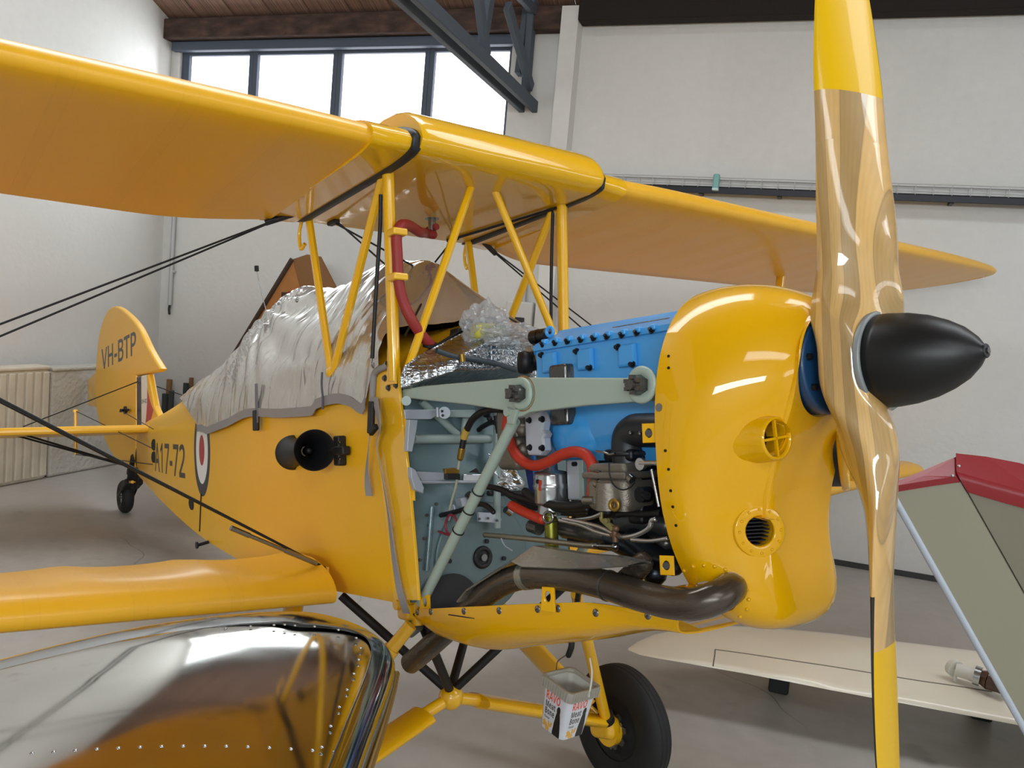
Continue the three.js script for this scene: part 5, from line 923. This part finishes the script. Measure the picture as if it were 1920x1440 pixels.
{
  // plastic tub hung from the drain hose
  const C = atZ(1063, 1318, .1), W = toWorld(C), t = tag(group('plastic_tub'), 'small white plastic pet food tub hanging by its wire handle under the lower cowling', 'bucket');
  t.position.copy(W); t.rotation.set(rad(-3), rad(-30), rad(-7));
  const k = .0535, h = .088, top = .058, bot = -.075;
  const ring = (a, y, r = .016, ry = 0) => { const pts = []; for (const [sx, sz, a0] of [[1, 1, 0], [-1, 1, 1], [-1, -1, 2], [1, -1, 3]]) for (let i = 0; i < 6; i++) { const th = (a0 + i / 5) * Math.PI / 2; pts.push(V(sx * (a - r) + r * Math.cos(th), y + ry, sz * (a - r) + r * Math.sin(th))); } return pts; };
  const cv = document.createElement('canvas'); cv.width = 1024; cv.height = 256; const c = cv.getContext('2d');
  c.fillStyle = '#c9cbd2'; c.fillRect(0, 0, 1024, 256);
  const face = x => { c.save(); c.translate(x, 0); c.fillStyle = '#d8492c'; c.font = 'bold 60px sans-serif'; c.textAlign = 'center'; c.fillText('RAVO', 112, 92); c.fillStyle = '#191919'; c.font = 'bold 46px sans-serif'; c.textAlign = 'left'; c.fillText('Meat', 36, 134); c.fillText('Bone', 36, 172); c.font = 'bold 18px sans-serif'; c.fillText('Flavour', 38, 194); c.fillStyle = '#d9a441'; for (let i = 0; i < 7; i++) { c.beginPath(); c.ellipse(46 + (i % 4) * 26, 216 + (i % 3) * 14, 17, 10, i * .7, 0, 7); c.fill(); } c.fillStyle = '#1b1a1c'; c.beginPath(); c.ellipse(186, 118, 19, 24, 0, 0, 7); c.fill(); c.beginPath(); c.moveTo(170, 130); c.quadraticCurveTo(152, 190, 150, 256); c.lineTo(236, 256); c.quadraticCurveTo(226, 180, 204, 130); c.fill(); c.restore(); };
  for (let i = 0; i < 4; i++) face(i * 256);
  const tx = new THREE.CanvasTexture(cv); tx.wrapS = THREE.RepeatWrapping; tx.colorSpace = THREE.SRGBColorSpace;
  const wall = [], N = 24; for (let i = 0; i <= 6; i++) { const q = i / 6; wall.push(ring(lerp(k * .82, k, q), lerp(bot, top, q))); }
  const inside = wall.map(r => r.map(p => V(p.x * .965, p.y + .002, p.z * .965)));
  const g = skin(wall.map(r => r.slice().reverse()), { uvScale: (p, i, j) => { let a = Math.atan2(p.z, p.x) / (Math.PI * 2) + .125; a = ((1 - a) % 1 + 1) % 1; return [a, i / 6]; } });
  { const uv = g.attributes.uv, n = N + 1; for (let i = 0; i < 7; i++) { const b = i * n; for (let j = 1; j < n; j++) { let d = uv.getX(b + j) - uv.getX(b + j - 1); if (d > .5) uv.setX(b + j, uv.getX(b + j) - 1); if (d < -.5) uv.setX(b + j, uv.getX(b + j) + 1); } } }
  mesh('tub_wall', g, std(0xffffff, .35, 0, { map: tx }), t);
  M.tubIn = std(0xb9b8b0, .45, 0, { map: dataTexture(256, 256, (u, v) => { const n = smooth(.1, .4, tileNoise(u, v, 5, 4, 66)); return [1 - .16 * n, 1 - .2 * n, 1 - .34 * n]; }) });
  mesh('tub_inside', skin(inside, { capStart: true }), M.tubIn, t);
  mesh('rim', [skin([ring(k * 1.0, top - .022), ring(k * 1.1, top - .02), ring(k * 1.12, top + .004), ring(k * 1.1, top + .008), ring(k * .98, top + .008), ring(k * .96, top), ring(k * .96, top - .02)].map(r => r.slice().reverse()), {})], new THREE.MeshPhysicalMaterial({ color: 0xb4afa4, roughness: .35, transmission: .35, thickness: 0 }), t);
  const lugs = []; for (const s of [1, -1]) for (let i = -5; i <= 5; i++) { lugs.push(new THREE.BoxGeometry(.0018, .024, .004).translate(i * .0095, top - .006, s * k * 1.125)); lugs.push(new THREE.BoxGeometry(.004, .024, .0018).translate(s * k * 1.125, top - .006, i * .0095)); }
  const lug = mesh('rim_ribs', lugs, std(0xa09b90, .4), t); lug.userData.kind = 'stuff';
  const inv = q => { const p = toWorld(q); return t.worldToLocal(p); }; t.updateMatrixWorld(true);
  const hook = inv(atZ(1067, 1224, .1));
  mesh('handle', tube([V(-k * 1.13, top, 0), V(-k * 1.15, top + .03, 0), V(-k * .7, lerp(top, hook.y, .8), 0), hook, V(-.004 + hook.x, hook.y - .002, hook.z)], .0015, 40, 6), M.steel, t);
  mesh('handle', tube([V(k * 1.13, top - .01, -.01), V(k * 1.0, top + .05, -.012), V(k * .62, top + .085, -.015)], .0026, 20, 8), std(0xc9c6bc, .5), t);
}
{
  // polished metal wing in the foreground
  const H = 1.1, t = tag(group('polished_wing'), 'polished bare aluminium wing tip in the near corner below the yellow wing', 'aircraft wing');
  const sink = p => .13 * Math.log(1 + Math.exp((-1.02 - p.x) / .06)) * .06 + .035 * (p.z + 1.6);   // the tip's upper side falls away towards the far end
  const edge = [[-60, 1262], [100, 1221], [250, 1188], [400, 1166], [500, 1158], [580, 1158], [640, 1169], [690, 1191], [722, 1218], [740, 1250], [738, 1285], [724, 1335], [704, 1395], [680, 1470], [640, 1600], [600, 1740]].map(q => { let p = onLevel(q[0], q[1], H); for (let k = 0; k < 4; k++) p = onLevel(q[0], q[1], H - sink(p)); return p; });
  const curve = new THREE.CatmullRomCurve3(edge, false, 'centripetal').getSpacedPoints(110);
  const inner = V(-1.5, H, -.55);                                   // the wing's own middle, towards the lower left of the view
  const off = curve.map((p, i) => { const a = curve[Math.max(0, i - 1)], b = curve[Math.min(curve.length - 1, i + 1)], d = b.clone().sub(a).normalize(); return V(-d.z, 0, d.x).multiplyScalar(1); });
  { const m = off[40].dot(inner.clone().sub(curve[40])); if (m < 0) off.forEach(o => o.multiplyScalar(-1)); }
  const prof = []; for (let i = 0; i <= 14; i++) { const a = lerp(-Math.PI * .5, Math.PI * .5, i / 14); prof.push([(1 - Math.cos(a)), .04 * Math.sin(a)]); }
  const turn = curve.reduce((m, p, i) => p.z < curve[m].z ? i : m, 0), lip = i => lerp(.14, .05, smooth(turn + 1, turn + 16, i));
  const rows = curve.map((p, i) => prof.map(([d, y]) => p.clone().addScaledVector(off[i], d * lip(i)).add(V(0, y, 0))));
  const metalBump = dataTexture(512, 512, (u, v) => grey(.5 + .55 * tileNoise(u, v, 4, 3, 44)), { srgb: false });
  const scuff = dataTexture(512, 512, (u, v) => { const n = tileNoise(u, v, 7, 5, 52), s = smooth(.25, .5, Math.abs(tileNoise(u * 3 % 1, v, 30, 3, 6))); return grey(clamp(.5 + .5 * n + .4 * s, 0, 1)); }, { srgb: false });
  const stainMap = dataTexture(512, 512, (u, v) => { const n = tileNoise(u, v, 6, 5, 62), d = smooth(.18, .4, tileNoise(u, v, 12, 4, 5)); const b = .93 + .1 * n - .12 * d; return [b, b * .99, b * .975]; });
  M.mirrorEdge = std(0xb3b6b8, .1, 1);
  M.mirrorSkin = std(0xd2d2cf, .15, 1, { map: stainMap, roughnessMap: scuff, bumpMap: metalBump, bumpScale: .0006, side: THREE.DoubleSide });
  mesh('leading_edge', skin(rows, { closedRing: false, uvScale: p => [p.x, p.z] }), M.mirrorEdge, t);
  // upper and lower skins: from the edge strip inwards, slightly crowned
  const skinRows = up => { const r = []; for (let k = 0; k <= 14; k++) { const q = k / 14; r.push(curve.map((p, i) => { const e = p.clone().addScaledVector(off[i], lip(i) - .003), c = e.clone().lerp(V(inner.x - .15 * (1 - i / 110), H, inner.z + .3 * (i / 110)), q * .98); return V(c.x, H - sink(c) + up * (.041 + (up > 0 ? .004 : .03) * Math.sin(q * Math.PI / 2)) + (k === 0 ? -.004 * up : 0), c.z); })); } return up > 0 ? r : r.map(a => a.reverse()); };
  const top = mesh('skin_panel', skin(skinRows(1), { closedRing: false, uvScale: p => [p.x * .9, p.z * .9] }), M.mirrorSkin, t);
  mesh('skin_panel', skin(skinRows(-1), { closedRing: false, uvScale: p => [p.x, p.z] }), M.mirrorSkin, t);
  mesh('seam_strip', tube(curve.map((p, i) => p.clone().addScaledVector(off[i], lip(i)).add(V(0, .041, 0))), .0016, 200, 6), M.steelDark, t);
  top.updateMatrixWorld(true);
  const worldHit = (px, py, o) => { caster.set(EYEPOS, sight(px, py)); const h = caster.intersectObject(o, false)[0]; return h && h.point; };
  const riv = []; for (let i = 2; i < 108; i += 4) riv.push(curve[i].clone().addScaledVector(off[i], lip(i) + .022).add(V(0, .0435, 0)));
  for (let i = 0; i < 16; i++) { const p = worldHit(60 + i * 40.5, 1412 - 24 * Math.sin(i / 15 * 2.4) + i * 1.2, top); if (p) riv.push(p); }
  riv.forEach(p => mesh('rivet', new THREE.SphereGeometry(.0035, 10, 6).scale(1, .5, 1).translate(p.x, p.y, p.z), M.mirrorEdge, t));
  // the edge seam near the tip and a pair of legs out of the view that carry this wing
  mesh('tip_strip', tube([[741, 1262], [733, 1300], [712, 1372], [690, 1440], [664, 1520]].map(q => onLevel(q[0], q[1], H - .012).add(V(.004, 0, 0))), .006, 40, 8), std(0xb79a5e, .3, .9), t);
  const st = tag(group('padded_trestle'), 'wooden trestle that carries the polished wing below the view', 'trestle');
  st.position.set(-1.55, 0, -.42);
  M.trestle = std(0x8a6c47, .8, 0, { bumpMap: speckle, bumpScale: .002 });
  for (const [a, b] of [[-1, -1], [1, -1], [-1, 1], [1, 1]]) mesh('leg', rod([a * .25, 0, b * .18], [a * .12, .83, b * .05], .025), M.trestle, st);
  mesh('top_rail', rounded(.5, .06, .14, .02).translate(0, .85, 0), M.trestle, st);
}
{
  // white wing lying on blocks on the floor
  const H = .26, t = tag(group('white_wing'), 'long cream white glider wing lying near the floor behind the propeller', 'aircraft wing');
  const A = q => onLevel(q[0], q[1], H);
  const back = [[1178, 1217], [1195, 1205], [1225, 1193], [1300, 1180], [1345, 1179], [1400, 1182], [1480, 1188], [1560, 1195], [1690, 1211], [1830, 1228], [1990, 1248], [2200, 1276]].map(A);
  const front = [[1178, 1219], [1200, 1228], [1235, 1235], [1300, 1246], [1350, 1255], [1400, 1264], [1480, 1279], [1560, 1295], [1690, 1319], [1830, 1345], [1990, 1376], [2200, 1416]].map(A);
  const rows = back.map((b, i) => { const f = front[i], c = b.distanceTo(f), th = clamp(c * .16, .012, .1), r = []; const ts = [0, .02, .06, .14, .28, .45, .62, .78, .9, 1]; ts.forEach(s => r.push(b.clone().lerp(f, s).add(V(0, th * (UPPER(s) - .0) * 4.4, 0)))); ts.slice(1, -1).reverse().forEach(s => r.push(b.clone().lerp(f, s).add(V(0, -th * .12 * Math.sin(s * Math.PI), 0)))); return r; });
  M.gelcoat = std(0xeae2d2, .35, 0, { clearcoat: .5, clearcoatRoughness: .15, map: dataTexture(256, 256, (u, v) => { const n = tileNoise(u, v, 4, 4, 81); const b = .97 + .05 * n; return [b, b, b * .985]; }) });
  const skinMesh = mesh('wing_skin', skin(rows, { capStart: true, capEnd: true, uvScale: p => [p.x, p.z] }), M.gelcoat, t); skinMesh.updateMatrixWorld(true);
  const wh = (px, py) => { caster.set(EYEPOS, sight(px, py)); const h = caster.intersectObject(skinMesh, false)[0]; return h ? h.point.clone() : A([px, py]); };
  M.gap = std(0x6f675a, .8);
  mesh('aileron_gap', tube([[1341, 1218], [1400, 1226], [1480, 1238], [1560, 1250], [1640, 1263], [1720, 1276], [1790, 1286], [1860, 1297]].map(q => wh(...q).add(V(0, -.001, 0))), .004, 80, 6), M.gap, t);
  mesh('aileron_gap', tube([[1341, 1218], [1340, 1230], [1338, 1242], [1337, 1250]].map(q => wh(...q)), .003, 20, 6), M.gap, t);
  for (const [px, py] of [[1470, 1204], [1850, 1252]]) { const p = A([px, py]); const b = tag(mesh('foam_block', rounded(.1, H - .012, .1, .015).translate(p.x, (H - .012) / 2, p.z), std(0x242426, .9)), px < 1500 ? 'dark foam block under the tip end of the white wing' : 'dark foam block under the inner part of the white wing', 'block'); b.userData.group = 'blocks under the white wing'; }
  // paint gun like tool with a brown handle
  const tool = tag(group('hose_nozzle'), 'white plastic nozzle with a steel collar and brown wooden handle on the white wing', 'tool');
  const up = V(0, .058, 0), P = [[1783, 1272], [1790, 1278], [1818, 1286], [1828, 1289], [1836, 1292], [1850, 1298], [1868, 1305], [1888, 1318]].map(q => wh(...q).add(up));
  tool.position.copy(P[0]); const L = P.map(p => p.clone().sub(P[0]));
  const wp = std(0xd9d6cc, .4), wd = std(0x4a2a17, .45, 0, { clearcoat: .5 });
  mesh('nozzle', [rod(L[0], L[1], .04, .04, 20), rod(L[1].clone().lerp(L[0], .2), L[3], .03, .034, 20), rod(L[0].clone().add(V(.01, 0, .03)), L[0].clone().add(V(.01, -.055, .035)), .008)], wp, tool);
  mesh('collar', rod(L[2].clone().lerp(L[3], .6), L[4], .044, .044, 24), M.aluminium, tool);
  mesh('handle', join([rod(L[4], L[5], .032, .044, 18), rod(L[5], L[6], .044, .04, 18), rod(L[6], L[7], .04, .028, 18)]), wd, tool);
}
{
  // tail surface with a red cap at the right edge
  const t = tag(group('tail_surface'), 'cream coloured tail surface with a glossy red end cap at the right edge', 'aircraft tail');
  const at3 = (px, py, s) => EYEPOS.clone().addScaledVector(sight(px, py), s);
  const D = 3.0, d = at3(1920, 1110, D).sub(at3(1800, 897, D)).normalize(), back = V(.02, .62, -.78).normalize();
  const F = [[1667, 917], [1690, 913.5], [1735, 906], [1780, 899.5], [1797, 897.5], [1801, 897.5], [1806, 899], [1860, 915], [1925, 933], [2010, 957], [2110, 992]].map(q => at3(q[0], q[1], D));
  const K = [0, .016, .045, .078, .09, .091, .093, .12, .135, .13, .07];
  const ring = (o, grow = 0) => [...F.map(p => p.clone().add(o).addScaledVector(back, -grow)), ...F.slice(1).map((p, i) => p.clone().add(o).addScaledVector(back, K[i + 1] + grow)).reverse()];
  const at = s => d.clone().multiplyScalar(s);
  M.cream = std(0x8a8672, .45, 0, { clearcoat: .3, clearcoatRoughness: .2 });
  M.redPaint = std(0x820a14, .4, 0, { specularIntensity: .5, clearcoat: .5, clearcoatRoughness: .2 });
  const len = 1.66;
  const frontStrip = n => [...F.slice(0, 6)];
  void frontStrip;
  const part = (i0, i1, s0, s1, grow) => [s0, (s0 + s1) / 2, s1].map(s => [...F.slice(i0, i1 + 1).map(p => p.clone().add(at(s)).addScaledVector(back, -grow)), ...F.slice(i0, i1 + 1).map((p, k) => p.clone().add(at(s)).addScaledVector(back, K[i0 + k] + grow)).reverse()]);
  const lean = [F[1], F[5]];
  void lean; void ring;
  mesh('control_surface', skin(part(0, 4, .004, len, 0), { capStart: true, capEnd: true, crease: .5 }), M.cream, t);
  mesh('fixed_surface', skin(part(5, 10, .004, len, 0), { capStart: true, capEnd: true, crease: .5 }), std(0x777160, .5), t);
  mesh('end_cap', skin(part(0, 4, -.012, .012, .004), { capStart: true, capEnd: true, crease: .6 }), M.redPaint, t);
  mesh('end_cap', skin([[-.03, .0], [-.024, .006], [0, .008], [.05, .006]].map(([s, g]) => [...F.slice(5, 11).map(p => p.clone().add(at(s)).addScaledVector(back, -g)), ...F.slice(5, 11).map((p, k) => p.clone().add(at(s)).addScaledVector(back, K[5 + k] + g)).reverse()]), { capStart: true, capEnd: true, crease: .7 }), M.redPaint, t);
  mesh('trailing_strip', tube([F[0].clone().add(at(.03)), F[0].clone().add(at(.8)), F[0].clone().add(at(len))], .012, 12, 8), std(0xb4bcc8, .5), t);
  for (const [px, py] of [[1798, 874], [1786, 892]]) mesh('screw', new THREE.SphereGeometry(.006, 10, 6).translate(...at3(px, py, D - .012).toArray()), M.aluminium, t);
}
{
  // white padded panels against the left wall
  const x = -6.12, top = meet(10, 694, 0, x).y;
  const pad = dataTexture(256, 256, (u, v) => grey(.5 + .5 * Math.sin(u * Math.PI * 2 * 12)), { srgb: false, repeat: [1, 1] });
  const panel = (z0, z1, h, label, mat, n) => { const g = tag(group('padded_mat'), label, 'panel', null); const W = z1 - z0; g.position.set(x, 0, (z0 + z1) / 2); mesh('panel_face', uvMetres(rounded(.14, h, W, .03).translate(-.07, h / 2, 0)), mat, g); for (let i = 0; i < n; i++) mesh('rib', uvMetres(rounded(.024, h - .06, W / n * .74, .01).translate(.003, h / 2, -W / 2 + (i + .5) * W / n)), mat, g); mesh('top_fold', uvMetres(rounded(.17, .035, W, .015).translate(-.07, h + .004, 0)), mat, g); };
  M.foamA = std(0xcfc8bb, .9, 0, { bumpMap: speckle, bumpScale: .004, map: dataTexture(256, 256, (u, v) => { const n = tileNoise(u, v, 6, 4, 19); const b = .94 + .12 * n; return [b, b * .985, b * .96]; }) });
  M.foamB = std(0xb3afa6, .9, 0, { bumpMap: speckle, bumpScale: .012 }); void pad;
  const zs = [meet(-160, 800, 0, x).z, meet(92, 800, 0, x).z, meet(262, 800, 0, x).z];
  panel(zs[1] + .01, zs[0], top, 'ribbed off white foam panel standing against the left wall', M.foamA, 14);
  panel(zs[2], zs[1] - .01, top - .02, 'rough textured off white foam panel next to the ribbed one, behind the rudder', M.foamB, 0);
}
{
  // brown carton behind the cover and timber offcuts beside it
  const z = BACK + .55, P = (px, py) => meet(px, py, 2, z), t = tag(group('folded_carton'), 'tall brown cardboard sheet folded to a peak standing behind the silver cover', 'cardboard');
  M.card = std(0xa5713f, .85, 0, { map: dataTexture(256, 256, (u, v) => { const n = tileNoise(u, v, 5, 5, 15), s = Math.sin(v * 400) * .012; const b = .95 + .14 * n + s; return [b, b * .98, b * .95]; }) });
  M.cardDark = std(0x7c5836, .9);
  const a = P(392, 742), apex = P(549, 486), r = P(590, 640), slope = (apex.x - a.x) / (apex.y - a.y), base = a.x - a.y * slope;
  const pl = (pts, zz, mat, name, th = .012) => mesh(name, plate(pts, th, { origin: V(0, 0, zz), bevel: 0 }), mat, t);
  pl([[base, .005], [r.x + .25, .005], [r.x, r.y], [apex.x, apex.y]], z, M.card, 'front_sheet');
  mesh('edge_strip', rod([base + .02, .02, z + .012], [apex.x, apex.y, z + .012], .022, .022, 8), std(0x3a2c22, .8), t);
  const b1 = P(576, 477), b2 = P(601, 481), b3 = P(640, 560);
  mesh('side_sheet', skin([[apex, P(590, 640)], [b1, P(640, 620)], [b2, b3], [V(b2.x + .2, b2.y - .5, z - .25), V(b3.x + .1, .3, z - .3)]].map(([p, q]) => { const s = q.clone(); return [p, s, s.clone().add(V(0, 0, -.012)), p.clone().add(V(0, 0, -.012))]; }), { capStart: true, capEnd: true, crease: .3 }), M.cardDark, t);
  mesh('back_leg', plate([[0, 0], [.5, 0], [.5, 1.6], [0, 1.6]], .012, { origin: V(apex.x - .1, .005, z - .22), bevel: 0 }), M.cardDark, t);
  { const q = [P(529, 548), P(559, 549), P(557, 580), P(529, 580)]; pl(q.map(p => [p.x, p.y]).reverse(), z + .009, std(0x3a2520, .8), 'window_cutout', .006); mesh('red_mark', rounded(.06, .02, .006, .002).translate(P(547, 549).x, P(547, 549).y, z + .012), M.redPaint, t); }
  mesh('tape', rounded(.13, .05, .004, .001).rotateZ(-.5).translate(P(468, 645).x, P(468, 645).y, z + .009), M.cardDark, t);
  const sticks = [[318, 711, .045, 0x8a6a45, .05, 'brown squared timber offcut behind the dark ones near the fin'], [310, 738, .05, 0x3c4240, .1, 'dark grey timber offcut leaning nearest the fin'], [322, 732, .04, 0x454b4a, .1, 'dark grey timber offcut, second from the fin'], [349, 718, .04, 0x39403e, .1, 'dark green grey timber offcut standing apart on the right'], [359, 708, .03, 0x7d6040, .05, 'thin brown timber offcut behind the dark one on the right']];
  for (const [px, py, w, col, dz, label] of sticks) { const p = meet(px, py, 2, BACK + dz), m = mesh('timber_offcut', uvMetres(rounded(w * 1.15, p.y, .035, .004).translate(0, p.y / 2, 0)), std(col, .85, 0, { bumpMap: speckle, bumpScale: .002 })); m.position.set(p.x, 0, BACK + dz); tag(m, label, 'timber', 'timber offcuts against the back wall'); }
  // whip aerial in front of the wall
  const wp = tag(group('whip_aerial'), 'thin whip aerial with a dark tip standing behind the silver cover', 'aerial');
  const q0 = meet(487, 640, 2, BACK + 1.4), q1 = meet(484, 536, 2, BACK + 1.4);
  void q0; void q1;
  const wb = toWorld(V(-3.05, .27, -.02)); wp.position.copy(wb);
  const tip = toWorld(atZ(484, 520, -.02)).sub(wb);
  mesh('rod', rod(V(0, 0, 0), tip, .0035, .002, 8), M.steel, wp);
  mesh('tip', rod(toWorld(atZ(481.5, 508, -.02)).sub(wb), toWorld(atZ(481, 499, -.02)).sub(wb), .012, .012, 10), M.black, wp);
  mesh('tip_wire', rod(tip, toWorld(atZ(481.5, 508, -.02)).sub(wb), .0012, .0012, 6), M.steel, wp);
}
{
  // on the back wall
  M.conduit = std(0xb4b4b4, .5, .2);
  const c0 = onBack(328, 400), c1 = onBack(322, 572), pipe = tag(group('conduit_pipe'), 'grey conduit pipe running down the back wall left of the carton', 'pipe');
  pipe.position.set(c1.x, c1.y, BACK + .03);
  mesh('pipe', rod([0, 0, 0], [0, 3.0 - c1.y, 0], .022), M.conduit, pipe);
  mesh('cable_tail', hose([[0, 0, 0], [-.002, -.04, .005], [.008, -.09, .01]], .012), M.black, pipe);
  for (const y of [.35, 1.05]) mesh('clip', rounded(.065, .03, .04, .006).translate(.01, y, -.008), M.conduit, pipe);
  const b = onBack(975, 603), box = tag(group('switch_box'), 'pale grey electrical box with a dark window on the back wall above the engine', 'electrical box');
  box.position.set(b.x, b.y, BACK);
  mesh('casing', [rounded(.26, .36, .12, .02).translate(.02, .0, .06)], std(0xc9c9c6, .5), box);
  mesh('window', rounded(.2, .12, .02, .008).translate(-.02, -.02, .125), std(0x2b2c2e, .3), box);
  mesh('label_plate', rounded(.1, .06, .006, .002).translate(0, -.03, .137), std(0x9a9a98, .5), box);
  mesh('conduit', rod([.03, .18, .03], [.03, .95, .03], .02), M.conduit, box);
  const tr = tag(group('cable_tray'), 'long wire mesh cable tray fixed along the back wall behind the propeller', 'cable tray');
  const l = onBack(1118, 326), r = onBack(1920, 362), ty = 2.985; tr.position.set(l.x, ty, BACK);
  const L = RIGHT - 1 - l.x;
  mesh('tray_base', [rounded(L, .012, .12, .004).translate(L / 2, -.045, .07), rounded(L, .05, .01, .003).translate(L / 2, -.055, .135)], M.darkMetal, tr);
  for (const [y, z] of [[.05, .13], [-.005, .13], [.05, .02]]) mesh('long_wire', rod([0, y, z], [L, y, z], .004, .004, 6), M.conduit, tr);
  for (let i = 0; i < 40; i++) { const x = i * .125 + .02; mesh('cross_wire', tube([[x, .05, .02], [x, -.035, .022], [x, -.04, .128], [x, .05, .132]], .003, 10, 5), M.conduit, tr); }
  for (let i = 0; i < 3; i++) mesh('cable', rod([.05, -.03 + i * .001, .05 + i * .025], [L, -.03, .05 + i * .025], .011, .011, 8), i === 1 ? M.conduit : M.cable, tr);
  for (let i = 0; i < 6; i++) mesh('bracket', rounded(.03, .03, .13, .004).translate(.3 + i * .62, -.07, .066), M.darkMetal, tr);
  const lp = onBack(1346, 350), lamp = tag(group('wall_bracket'), 'small blue green plastic holder hanging under the cable tray', 'bracket');
  lamp.position.set(lp.x, lp.y, BACK); const teal = std(0x6fa5a2, .4);
  mesh('holder', [rounded(.05, .13, .06, .012).translate(0, .01, .15), rounded(.03, .03, .14, .006).translate(0, .05, .08)], teal, lamp);
  mesh('holder_clip', rounded(.05, .02, .07, .006).translate(0, -.05, .16), std(0xbcd4d2, .35), lamp);
  void r;
}
{
  // roof truss end that comes down in front of the window
  const t = structure(group('roof_truss'), 'dark grey lattice roof truss that slopes down in front of the high window');
  const X = -2.52, P = (px, py) => meet(px, py, 0, X);
  M.truss = std(0x4b545f, .75, 0, { bumpMap: speckle, bumpScale: .003 });
  const bar = (a, b, w, th, off = 0) => { const p = P(...a), q = P(...b); p.x += off; q.x += off; const u = V(1, 0, 0); return mesh('truss_bar', strutBox(p, q, w, th, u), M.truss, t); };
  const strutBox = (a, b, w, th, u) => { const d = b.clone().sub(a), len = d.length(); d.normalize(); const side = d.clone().cross(u).normalize(); const g = rounded(th, len, w, .006); g.applyMatrix4(new THREE.Matrix4().makeBasis(u, d, u.clone().cross(d))); void side; const m = a.clone().add(b).multiplyScalar(.5); return g.translate(m.x, m.y, m.z); };
  const up = (p, k) => [p[0] + k * 11, p[1] - k * 60];
  bar([700, -70], [1012, 220], .1, .05, -.06); bar([700, -70], [1012, 220], .1, .05, .06);
  bar([1010, -130], [985, 180], .1, .06); bar([882, -60], [905, 105], .09, .05, .03); bar([935, -60], [908, 105], .09, .05, -.03);
  bar([940, 10], [985, 165], .09, .05, .05); bar([1000, 20], [985, 140], .1, .05, -.06);
  bar([960, -20], [1025, 50], .08, .05, .02); bar([1030, 10], [1005, 145], .08, .05, .08); bar([840, -60], [760, -40], .1, .05);
  void up;
}
renderer.render(scene, camera);
